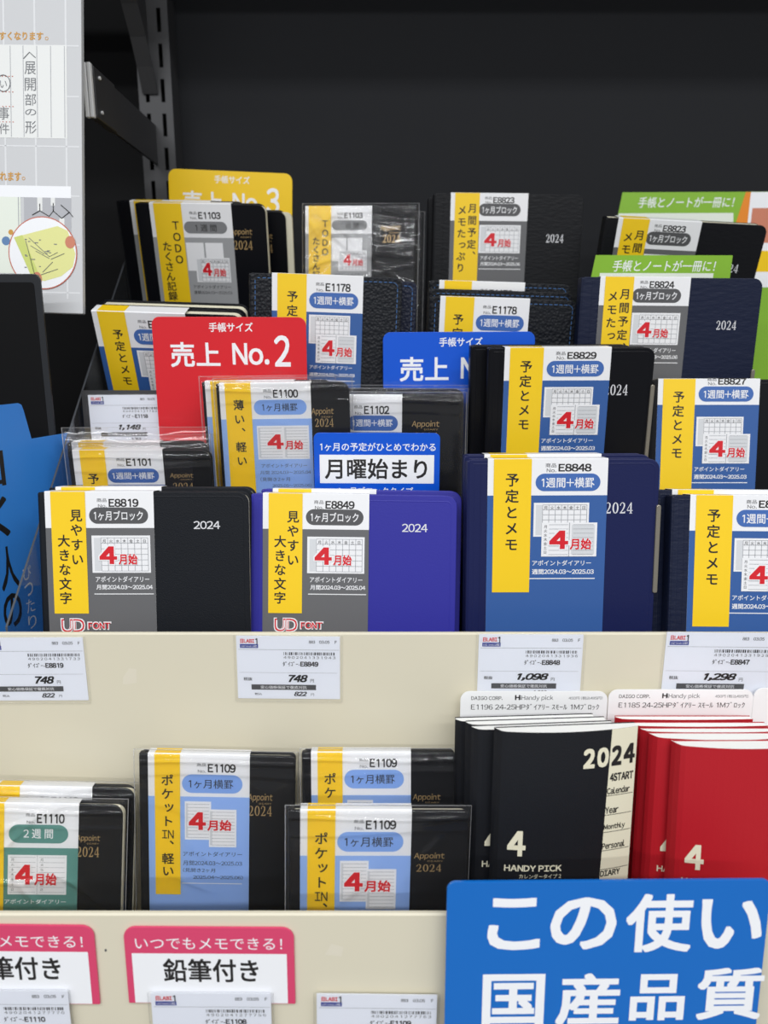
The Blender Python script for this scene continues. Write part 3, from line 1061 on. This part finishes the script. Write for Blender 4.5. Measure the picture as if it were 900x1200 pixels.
pocket((-0.2085, 0.3500, 1.1663, 8.2, 3.6, 3.5), .0510, -.0080, .0731, 'bagged black diary with teal band at the left end of the lower tray', (.002, .002, .002),
       style='fort', num='E1110', slogan=[], page_out=.0006, rad=.006, folds=(6, .0012), wrinkle=.0003, stamp=[('logo', .98, 1.215, .32, .42), ('gserif', .98, 1.215, .445, .555)],
       copies=[(.0035, .0062, .0040, 'bagged black diary behind the teal banded one in the lower tray')])
pocket((-0.1232, 0.3622, 1.1870, 4.6, 1.3, 2.0), .0530, -.0051, .0767, 'bagged black diary with fully visible pale blue band in the lower tray', (.003, .0015, .001))
pocket((-0.0380, 0.3612, 1.1882, 7.5, -0.1, -0.1), .0520, -.0050, .0752, 'bagged pocket diary half hidden behind the lower one beside the booklets', (.001, .001, .001), dv=-.03,
       stamp=[('logo', 1.02, 1.30, .43, .53), ('gserif', 1.03, 1.30, .56, .65)])
pocket((-0.0404, 0.3288, 1.1764, 3.4, 1.7, 1.3), .0540, -.0060, .0818, 'bagged pocket diary lowest and nearest in the lower tray beside the booklets', (.0015, .0015, .001), dv=0.0,
       stamp=[('logo', 1.03, 1.31, .415, .507), ('gserif', 1.05, 1.29, .53, .606)])

# ------------------------------------------------------------------ booklets
def booklet(pose, wd, th, bow, cv, label, group, lettering=True):
    x, y, z, lean, yaw, roll = pose
    E_ = Euler((-radians(lean), radians(roll), radians(yaw)), 'XYZ')
    R_ = E_.to_matrix()
    low = min(R_[2][0] * a + R_[2][1] * b for a in (0, wd) for b in (0, th))
    h = (z + low - FL - 0.0003) / R_[2][2]
    root = empty('booklet', Vector((x, y, z)) + R_ @ Vector((wd / 2, th / 2, -h)), E_)
    tag(root, label, 'booklet', group)
    N = 20
    xl = -wd / 2

    def fy(X):
        s_ = max(0, min(1, (X - xl) / wd))
        edge_ = th * .5 * max(0.0, 1 - s_ / .06) ** 2
        return -th / 2 + edge_ - bow * 4 * s_ * (1 - s_) + bow
    c = 0.0004
    mb = MB()
    F1 = [(xl + wd * (i / N) ** 1.4, fy(xl + wd * (i / N) ** 1.4)) for i in range(N + 1)]
    outer = F1 + [(xl + wd, fy(xl + wd) + c)] + [(X + .0002, Y + c) for X, Y in F1[::-1]]
    L = [[(X, Y, zz) for X, Y in outer] for zz in (0, h)]
    # winding: front sheet
    n = len(outer)
    mb.loops(L, cv, caps=False)
    mb.add([(X, Y, h) for X, Y in outer], [tuple(range(n))], 'bookpage')
    mb.box(xl + .0003, xl + wd, th / 2 - c, th / 2, 0, h, cv)
    pr = F1
    q = h
    if lettering == 'black':
        # cream strip with slanted left edge
        a0, a1 = .800, .755
        K = 8
        V, F = [], []
        for i in range(K + 1):
            for (zz, a) in ((0, a1 - .015), (h, a0)):
                X = xl + wd * (a + (.998 - a) * i / K)
                V.append((X, fy(X) - .0001, zz))
        F = [(2 * i, 2 * i + 2, 2 * i + 3, 2 * i + 1) for i in range(K)]
        mb.add(V, F, 'creamprint')

    def tx(t_, u0, u1, v0, v1, m, bold=.0, shear=0.0):
        mb.text(t_, xl + u0 * wd, xl + u1 * wd, h - v1 * wd, h - v0 * wd, -.00018, m, bold, shear, fn=fy)
    tx('4', .10, .225, .725, .915, 'creamprint', .045)
    tx('HANDY PICK', .085, .485, .982, 1.03, 'creamprint', .03)
    tx('カレンダータイプ 2', .19, .485, 1.05, 1.085, 'creamprint', 0)
    if lettering == 'black':
        tx('2', .600, .683, .128, .272, 'creamprint', .055)
        tx('0', .700, .785, .127, .271, 'creamprint', .055)
        tx('2', .808, .885, .122, .27, 'ink', .055)
        tx('4', .90, .988, .118, .266, 'ink', .055)
        tx('4START', .805, .985, .325, .385, 'ink', .05)
        for word, v, u1 in (('Calendar', .43, .965), ('Year', .575, .885), ('Monthly', .705, .945), ('Personal', .845, .955), ('', .99, 0)):
            if word:
                tx(word, .802 - v * .03, u1, v, v + .05, 'ink', .03)
            for i in range(5):
                ua = .797 - v * .03 + (.99 - .797 + v * .03) * i / 5
                ub = .797 - v * .03 + (.99 - .797 + v * .03) * (i + 1) / 5
                xa, xb = xl + ua * wd, xl + ub * wd
                za = h - (v + .063) * wd
                mb.add([(xa, fy(xa) - .00018, za), (xb, fy(xb) - .00018, za), (xb, fy(xb) - .00018, za + .0003), (xa, fy(xa) - .00018, za + .0003)], [(0, 1, 2, 3)], 'ink')
        tx('DIARY', .775, .93, 1.06, 1.105, 'ink', .04)
    mb.build('cover', root)
    mb = MB()
    ins = [(X + .0004, Y + c + .0001) for X, Y in F1[1:]]
    ins[-1] = (xl + wd - .0003, ins[-1][1])
    poly = ins + [(xl + wd - .0003, th / 2 - c - .0001), (xl + .0006, th / 2 - c - .0001)]
    mb.loops([[(X, Y, zz) for X, Y in poly] for zz in (.0005, h - .0003)], 'bookpage')
    mb.build('pages', root)
    return root


GB, GR = 'thin black booklets', 'thin red booklets'
booklet((0.0537, 0.3273, 1.2172, 3.5, 6.0, 1.0), .0700, .0085, .0040, 'cover_black', 'black booklet with cream index strip, frontmost of the black stack', GB, 'black')
booklet((0.0433, 0.3377, 1.2133, 3.5, 5.2, 0.5), .0710, .0065, .0020, 'cover_black', 'black booklet second from the front of the black stack', GB, 'black')
booklet((0.0413, 0.3474, 1.2109, 3.0, 4.2, 0.3), .0715, .0060, .0012, 'cover_black', 'black booklet third from the front of the black stack', GB, 'black')
booklet((0.0368, 0.3569, 1.2077, 2.5, 3.4, 0.0), .0725, .0060, .0010, 'cover_black', 'black booklet at the very back of the black stack', GB, 'black')
booklet((0.1385, 0.3267, 1.2101, 4.0, -0.5, -0.5), .0690, .0095, .0045, 'cover_red', 'red booklet frontmost of the red stack', GR)
booklet((0.1307, 0.3367, 1.2091, 3.5, 0.0, 0.0), .0690, .0085, .0035, 'cover_red', 'red booklet second from the front of the red stack', GR)
booklet((0.1284, 0.3460, 1.2080, 3.0, 0.0, 0.0), .0690, .0055, .0016, 'cover_red', 'red booklet third from the front of the red stack', GR)
booklet((0.1253, 0.3548, 1.2064, 2.5, 0.0, 0.0), .0700, .0055, .0012, 'cover_red', 'red booklet fourth from the front of the red stack', GR)
booklet((0.1209, 0.3640, 1.2053, 2.0, 0.0, 0.0), .0710, .0050, .0010, 'cover_red', 'red booklet at the very back of the red stack', GR)


def header_card(x, y, z, wd, num, label):
    hh = z - FL
    mb = MB()
    mb.slab(0, wd, 0, hh, -.0003, .0003, (.005, .005, .0002, .0002), 'paper', 0)
    yy = -.00038
    if num:
        mb.text('DAIGO CORP.', .073 * wd, .285 * wd, hh - .062 * wd, hh - .035 * wd, yy, 'ink', .008)
        mb.text('H', .37 * wd, .405 * wd, hh - .062 * wd, hh - .026 * wd, yy, 'ink', .05)
        mb.text('iHandy pick', .405 * wd, .63 * wd, hh - .07 * wd, hh - .028 * wd, yy, 'softink', 0)
        mb.text('450円 (税込495円)', .735 * wd, .965 * wd, hh - .06 * wd, hh - .036 * wd, yy, 'softink', 0)
        mb.text(num + ' 24-25HPﾀﾞｲｱﾘｰ ｽﾓｰﾙ 1Mﾌﾞﾛｯｸ', .073 * wd, .945 * wd, hh - .135 * wd, hh - .090 * wd, yy, 'ink', .0)
    o_ = mb.build('header_card')
    o_.location = (x, y, FL)
    o_.rotation_euler = (-radians(.8), 0, 0)
    return tag(o_, label, 'index card', 'white header cards behind the booklets')


header_card(0.0408, 0.3748, 1.2150, .0785, 'E1196', 'white header card standing behind the black booklets')
header_card(0.1200, 0.3758, 1.2155, .0775, 'E1185', 'white header card standing behind the red booklets')
header_card(0.1982, 0.3770, 1.2158, .0775, '', 'white header card corner at the photo edge right of the red stack')


# ------------------------------------------------------------------ price tags
def price_tag(x, z, y, wd, num, price, tax, label, full=True, roll=0.0, hold=True):
    hh = wd * .655
    root = empty('price_tag', (x + wd / 2, y, z - hh), (0, radians(roll), 0))
    tag(root, label, 'price tag', 'white shelf price tags')
    mb = MB()
    xl = -wd / 2
    mb.slab(xl, -xl, 0, hh, -.0003, .0, (.0003,) * 4, 'tagpaper', 0)
    yy = -.0003 - EPS

    def tx(t_, u0, u1, v0, v1, m, bold=.0, shear=0.0, lv=1):
        mb.text(t_, xl + u0 * wd, xl + u1 * wd, hh - v1 * wd, hh - v0 * wd, -.0003 - lv * EPS, m, bold, shear)

    def rc(u0, u1, v0, v1, m, lv=1):
        mb.rect(xl + u0 * wd, xl + u1 * wd, hh - v1 * wd, hh - v0 * wd, -.0003 - lv * EPS, m)
    tx('日LABI', .04, .175, .032, .075, 'red', .04)
    tx('1', .185, .205, .025, .085, 'ink', .03)
    rc(.035, .21, .085, .125, 'tagblue')
    tx('LABI Yamada', .045, .145, .095, .116, 'white', 0, 0, 2)
    tx('LABI', .155, .20, .095, .116, 'white', .02, 0, 2)
    tx('883', .70, .76, .043, .073, 'ink', .01)
    tx('03.05', .80, .90, .043, .073, 'ink', .01)
    tx('F', .95, .97, .043, .073, 'ink', .01)
    rc(.02, .99, .138, .142, 'line')
    rnd = random.Random(num)
    u = .455
    while u < .95:
        b = rnd.choice((.004, .004, .008, .012))
        rc(u, u + b, .165, .195, 'ink')
        u += b + rnd.choice((.006, .006, .012))
    tx(' '.join('4902041' + str(270000 + int(num[1:]) * 7)[:6]), .455, .955, .207, .233, 'ink', 0)
    tx('ﾀﾞｲｺﾞｰ-', .445, .61, .262, .312, 'ink', .012)
    tx(num, .615, .79, .262, .313, 'ink', .04)
    rc(.02, .97, .378, .381, 'line')
    tx('税抜', .06, .145, .43, .465, 'softink', .02)
    tx(price, .50 if len(price) < 4 else .385, .685, .40, .478, 'ink', .045, .28)
    tx('円', .71, .745, .445, .48, 'softink', .01)
    rc(.135, .765, .505, .56, 'pillgrey')
    tx('安心価格保証で徹底対抗', .225, .675, .516, .549, 'white', .005, 0, 2)
    tx('税込', .165, .235, .593, .617, 'softink', .01)
    tx(tax, .55, .675, .578, .625, 'ink', .035, .25)
    tx('円', .715, .745, .595, .622, 'softink', 0)
    mb.build('card', root)
    mb = MB()
    m_ = .0012
    V0 = rr(xl - m_, -xl + m_, -m_ * 1.2, hh + m_ * .3, (.0003, .0003, .0008, .0008), 3)
    mb.add([(a, -.0009, b) for a, b in V0], [tuple(range(len(V0)))], 'holder')
    mb.tube([(a, -.0006, b) for a, b in V0] + [(V0[0][0], -.0006, V0[0][1])], .00022, 'holder', 5)
    hd = mb.build('clear_holder', root)
    hd['label'] = 'clear plastic tag sleeve'
    return root


TY = PY - .0001
price_tag(-0.2155, 1.2432, TY, .0555, 'E8819', '748', '822', 'price tag under the leftmost front-row black diary', roll=-.3)
price_tag(-0.0790, 1.2440, TY, .0552, 'E8849', '748', '822', 'price tag under the violet-blue diary', roll=.6)
price_tag(0.0503, 1.2450, TY, .0556, 'E8848', '1,098', '1,208', 'price tag above the black booklets under the tallest navy diary', roll=.2)
price_tag(0.1497, 1.2460, TY, .0580, 'E8847', '1,298', '1,428', 'price tag above the red booklets at the photo edge', roll=.6)
TY = LY - .0025
price_tag(-0.2010, 1.1066, TY, .0555, 'E1110', '748', '822', 'price tag below the cut-off pink sign', roll=.2)
price_tag(-0.1075, 1.1052, TY, .0552, 'E1108', '748', '822', 'price tag overlapping the fully visible pink sign', roll=.3)
price_tag(-0.0315, 1.1045, TY, .0555, 'E1109', '748', '822', 'price tag between the pink sign and the large blue sign', roll=.8)
price_tag(-0.1961, 1.3612, .5134, .0492, 'E1118', '1,148', '1,263', 'price tag on the stand left of the red sign', roll=-.3)


# ------------------------------------------------------------------ signs
def sign(name, pose, wd, bottom, mat_, r, label, draw, th=.0010, group=None):
    x, y, z, lean, yaw, roll = pose
    E_ = Euler((-radians(lean), radians(roll), radians(yaw)), 'XYZ')
    hh = (z - bottom) / E_.to_matrix()[2][2]
    mb = MB()
    mb.slab(-wd / 2, wd / 2, 0, hh, 0, th, (r, r, .0005, .0005), mat_, .0002)

    def T(t_, u0, u1, v0, v1, m, bold=.0, lv=1, shear=0):
        mb.text(t_, (u0 - .5) * wd, (u1 - .5) * wd, hh - v1 * wd, hh - v0 * wd, -lv * EPS, m, bold, shear)

    def Rc(u0, u1, v0, v1, m, lv=1):
        mb.rect((u0 - .5) * wd, (u1 - .5) * wd, hh - min(v1 * wd, hh - .0004), hh - v0 * wd, -lv * EPS, m)
    draw(T, Rc, mb, wd, hh)
    o_ = mb.build(name)
    o_.location = Vector((x, y, z)) + E_.to_matrix() @ Vector((wd / 2, 0, -hh))
    o_.rotation_euler = E_
    return tag(o_, label, 'sign', group)


def rank(no):
    def d(T, Rc, mb, wd, hh):
        T('手帳サイズ', .37, .655, .035, .095, 'signwhite', .015)
        T('売上', .11, .435, .16, .32, 'signwhite', .022)
        T('No.', .515, .755, .165, .305, 'signwhite', .022)
        T(no, .79, .895, .115, .315, 'signwhite', .02)
    return d


GS = 'numbered ranking signs'
sign('ranking_sign', (-0.1743, 0.6666, 1.5308, -1.5, 1.4, 2.0), .100, Z4 + .0045, 'signyellow', .006, 'yellow sign reading No.3 behind the rear left diaries', rank('3'), group=GS)
sign('ranking_sign', (-0.1482, 0.5040, 1.4112, -1.5, -0.2, 0.2), .0985, Z2 + .0005, 'signred', .005, 'red sign reading No.2 at the left of the stand', rank('2'), group=GS)
sign('ranking_sign', (-0.0007, 0.5255, 1.4016, 0, 0, -0.3), .1015, Z2 + .0005, 'signblue', .005, 'royal blue ranking sign partly hidden by the clipped black diary', rank('1'), group=GS)


def d_mon(T, Rc, mb, wd, hh):
    T('1ヶ月の予定がひとめでわかる', .05, .965, .078, .145, 'signwhite', .01)
    Rc(.045, .955, .175, .405, 'signwhite')
    T('月曜始まり', .085, .90, .205, .37, 'ink', .02, 2)
    T('1ヶ月ブロックタイプ', .19, .79, .435, .50, 'signwhite', .01)


sign('week_start_sign', (-0.0424, 0.4605, 1.3426, -0.5, -0.7, 0.1), .0762, FU + .0005, 'signblue', .0035, 'small blue sign with white panel behind the violet-blue diary', d_mon)


def d_green(full):
    def d(T, Rc, mb, wd, hh):
        T('手帳とノートが一冊に！', .10, .90, .055, .125, 'signwhite', .008, 1, .12)
        Rc(.06, .90, .165, .9, 'palegreen')
    return d


def green_card(pose, wd, right, bottom, label, photo):
    x, y, z, lean, yaw, roll = pose
    E_ = Euler((-radians(lean), radians(roll), radians(yaw)), 'XYZ')
    hh = (z - bottom) / E_.to_matrix()[2][2]
    mb = MB()
    sl = .020
    X0, X1 = -wd / 2, right - wd / 2

    def pt(u, v):
        return (X0 + u * wd, hh - v * wd)
    L = []
    vb = hh / wd
    top = [pt(0, 0), pt(right / wd, 0), pt(right / wd, vb), pt(-.035 * 1, .25), ]
    top = [pt(-.035, .25), pt(-.02, vb), pt(right / wd, vb), pt(right / wd, 0), pt(0, 0)]
    L = [[(a, yy, b) for a, b in top] for yy in (0, .0006)]
    mb.loops(L, 'signgreen')

    def T(t_, u0, u1, v0, v1, m, bold=.0, lv=1, shear=0):
        a, b = pt(u0, v1), pt(u1, v0)
        mb.text(t_, a[0], b[0], a[1], b[1], -lv * EPS, m, bold, shear)
    T('手帳とノートが一冊に！', .13, .885, .035, .115, 'signwhite', .008, 1, .15)
    if photo:
        mb.poly([pt(-.02, .155), pt(-.02, vb - .01), pt(1.04, vb - .01), pt(.885, .155)][::-1], -EPS, 'palegreen')
        mb.poly([pt(.965, 0.002), pt(.80, .72), pt(1.2, .72), pt(1.2, .002)][::-1], -2 * EPS, 'signorange')
        mb.poly([pt(1.005, 0.002), pt(1.005, .72), pt(1.3, .72), pt(1.3, .002)][::-1], -3 * EPS, 'signwhite')
        mb.poly([pt(1.005, .44), pt(1.005, .60), pt(1.3, .60), pt(1.3, .44)][::-1], -4 * EPS, 'signyellow')
        mb.poly([pt(1.03, .12), pt(1.03, .38), pt(1.3, .38), pt(1.3, .12)][::-1], -4 * EPS, 'skin')
    else:
        mb.poly([pt(.04, .125), pt(.04, vb - .01), pt(.875, vb - .01), pt(.875, .125)][::-1], -EPS, 'palegreen')
    o_ = mb.build('promotion_card')
    o_.location = Vector((x, y, z)) + E_.to_matrix() @ Vector((wd / 2, 0, -hh))
    o_.rotation_euler = E_
    return tag(o_, label, 'card', 'green promotion cards')


green_card((0.1474, 0.5610, 1.4540, -4, .2, .1), .0955, .0955, Z3 + .0005, 'green card slotted behind the wide dark navy diary', False)
green_card((0.1966, 0.6760, 1.5143, -2, -.3, -.2), .1050, .15, Z4 + .0005, 'green and orange card behind the forward-tilted black diary', True)


def pencil(T, Rc, mb, wd, hh):
    T('いつでもメモできる！', .065, .93, .07, .15, 'signwhite', .0)
    Rc(.04, .955, .18, .95, 'signwhite')
    T('鉛筆付き', .22, .785, .215, .38, 'ink', .02, 2)


GP = 'pink pencil signs on the lower lip'
sign('pencil_sign', (-0.1180, LY - .0012, 1.1393, 0, 0, .4), .0772, 1.098, 'signpink', .0055, 'pink and white sign, fully visible on the lower lip', pencil, group=GP)
sign('pencil_sign', (-0.2085, LY - .0012, 1.1407, 0, 0, .6), .0772, 1.098, 'signpink', .0055, 'pink and white sign cut off by the photo edge', pencil, group=GP)


def d_big(T, Rc, mb, wd, hh):
    for ch, a, b, c, d in (('こ', .128, .292, .055, .238), ('の', .323, .528, .055, .238), ('使', .558, .765, .045, .25), ('い', .79, .985, .065, .24),
                           ('国', .118, .315, .325, .515), ('産', .353, .555, .325, .515), ('品', .588, .762, .33, .50), ('質', .80, 1.01, .31, .50)):
        T(ch, a, b, c, d, 'signwhite', .026)


sign('quality_sign', (0.0275, 0.2895, 1.1676, 2.0, 0.8, 0.1), .1425, 1.03, 'bigblue', .004, 'large glossy blue sign with white writing before the booklets', d_big, th=.0016)

# sky-blue board standing at an angle outside the clear side plate
yaw = math.atan2(.0488, .0188)
t_len = .0523
E_ = Euler((0, 0, yaw), 'XYZ')
mb = MB()
zb = FU + .0003
A_, B_ = -.052, .0555
out = [(A_, 0), (B_, 0), (B_, 1.3385 - zb), (.0250, 1.3385 - zb), (.0212, 1.3560 - zb), (.0200, 1.3595 - zb), (.0180, 1.3605 - zb), (A_, 1.3605 - zb)]
mb.loops([[(a, yy, b) for a, b in out] for yy in (0, .0012)], 'leftblue')
for ch, s0, s1, z0, z1 in (('個', -.0235, .0027, 1.314, 1.336), ('く', -.0125, .0019, 1.284, 1.308), ('人', -.0086, .0042, 1.2517, 1.278), ('の', -.0098, .0040, 1.2278, 1.2490)):
    mb.text(ch, s0, s1, z0 - zb, z1 - zb, -EPS, 'ink', .02)
zz = 1.262
for ch in 'ぴったり':
    mb.text(ch, .0075, .0140, zz - .0085 - zb, zz - zb, -EPS, 'signwhite', .0)
    zz -= .0105
o = mb.build('angled_board')
o.location = (-0.2225, 0.440, zb)
o.rotation_euler = E_
tag(o, 'sky-blue board with black vertical writing outside the clear side plate', 'sign')

# dark board
mb = MB()
mb.slab(-.08, 0.0, 0, .416, 0, .002, (.003, .004, .0005, .0005), 'darkboard', .0003)
mb.slab(-.08, -.004, .005, .411, -.0003, .0, (.002, .002, .0005, .0005), 'stand', 0)
o = mb.build('dark_board')
o.location = (-0.2088, 0.486, 1.02)
tag(o, 'blank black glossy board below the poster at the left edge', 'sign')

# poster board hung on the arm
x0, y0, z0 = -0.3866, 0.5508, 1.6225
E_ = Euler((-radians(6.8), radians(1.7), radians(-4.0)), 'XYZ')
PW, PH = .2, .205
mb = MB()
mb.slab(0, PW, -PH, 0, 0, .004, (.0008,) * 4, 'poster', .0005)
px = .2 / 360.0


def P(x, y):
    return ((x + 265) * px + (y - 60) * 0.0 * px, -(y + 30) * px * .985)


def prect(xa, xb, ya, yb, lv, m):
    a, b = P(xa, yb), P(xb, ya)
    mb.rect(a[0], b[0], a[1], b[1], -lv * EPS, m)


def ptext(t_, xa, xb, ya, yb, lv, m, bold=0.0):
    a, b = P(xa, yb), P(xb, ya)
    mb.text(t_, a[0], b[0], a[1], b[1], -lv * EPS, m, bold)


for gx in range(-250, 90, 36):
    prect(gx + 2, gx + 4, -28, 328, 1, 'posterline')
for gy in range(-10, 330, 55):
    prect(-260, 92, gy, gy + 1.5, 1, 'posterline')
ptext('やすくなります', -9, 51, 31, 40, 2, 'ochre', .03)
ptext('。', 53, 57, 36, 40, 2, 'ochre')
prect(-120, 78, 45, 147, 2, 'posterpaper')
for gx in (-20, -3, 12, 27, 43, 59, 75):
    prect(gx, gx + .8, 46, 146, 3, 'line')
for ch, ya, yb in (('展', 63, 77), ('開', 81, 95), ('部', 98, 111), ('の', 115, 122), ('形', 128, 142)):
    ptext(ch, 29, 42, ya, yb, 4, 'pencil', -.008)
mb.tube([(*P(28, 60)[:1], -.0002, P(28, 60)[1]), (P(35, 53)[0], -.0002, P(35, 53)[1]), (P(42, 59)[0], -.0002, P(42, 59)[1])], .0003, 'pencil', 5)
ptext('事', -2, 10, 113, 127, 4, 'pencil', -.008)
ptext('件', -2, 10, 131, 143, 4, 'pencil', -.008)
ptext('い', 0, 8, 84, 92, 4, 'pencil', -.006)
mb.tube([(P(4 + 8 * cos(a), 87 + 9 * sin(a))[0], -.0002, P(4 + 8 * cos(a), 87 + 9 * sin(a))[1]) for a in [2 * pi * i / 20 for i in range(21)]], .0003, 'pencil', 5)
for yy in (79, 96, 112, 129):
    for gx in range(-10, 16, 4):
        prect(gx, gx + 1.5, yy, yy + .9, 4, 'ring')
ptext('れます', -2, 23, 185, 195, 2, 'ochre', .03)
ptext('。', 24, 28, 190, 194, 2, 'ochre')
prect(-120, 82, 200, 213, 2, 'signwhite')
prect(-120, 22, 213, 300, 2, 'palegreen')
prect(26, 82, 213, 258, 2, 'posterphoto')
prect(19, 20, 213, 300, 3, 'line')


def pline(pts, m='ink', r=.00028, lv=5):
    mb.tube([(P(a, b)[0], -lv * EPS, P(a, b)[1]) for a, b in pts], r, m, 5)


prect(42, 48, 213, 228, 3, 'posterpaper')
prect(58, 63, 213, 222, 3, 'posterpaper')
prect(68, 74, 236, 246, 3, 'posterpaper')
pline([(36, 233), (45, 228), (56, 234), (61, 228), (71, 236), (80, 229)])
pline([(61, 228), (61, 219)])
pline([(45, 228), (45, 220)])
pline([(70, 221), (80, 229), (84, 234)])


def disc(cx, cy, r, lv, m, n=40, ry=None):
    mb.poly([(P(cx, cy)[0] + r * px * cos(2 * pi * i / n), P(cx, cy)[1] + (ry or r) * px * sin(2 * pi * i / n)) for i in range(n)], -lv * EPS, m)


disc(10, 253, 3, 3, 'ochre')
disc(4, 263, 5, 3, 'dotblue')
disc(48, 276, 41, 7, 'ring', 48)
disc(48, 276, 39.8, 8, 'signwhite', 48)
mb.poly([P(14, 259), P(36, 307), P(50, 308), P(70, 302), P(84, 291), P(87, 276), P(78, 250), P(66, 245)], -9 * EPS, 'note')
mb.poly([P(14, 259), P(36, 307), P(45, 304), P(24, 256)], -10 * EPS, 'notedark')
for a in ([(28, 262), (38, 300), (44, 302)], [(32, 259), (56, 280), (66, 275)], [(34, 268), (50, 277)], [(58, 283), (74, 276)], [(48, 298), (60, 286)], [(40, 274), (56, 282)], [(46, 301), (66, 294)]):
    pline(a, 'pencil', .0002, 11)
for i in range(14):
    a, b = random.uniform(24, 70), random.uniform(258, 298)
    prect(a, a + random.uniform(2, 5), b, b + 1, 11, 'pencil')
disc(81, 263, 6, 11, 'skin', 20, 7)
disc(41, 306, 6, 11, 'skin', 20, 8)
o = mb.build('poster_board', xf=None)
o.location = (x0, y0, z0)
o.rotation_euler = E_
tag(o, 'white printed poster board with memo photo hanging at top left', 'poster')
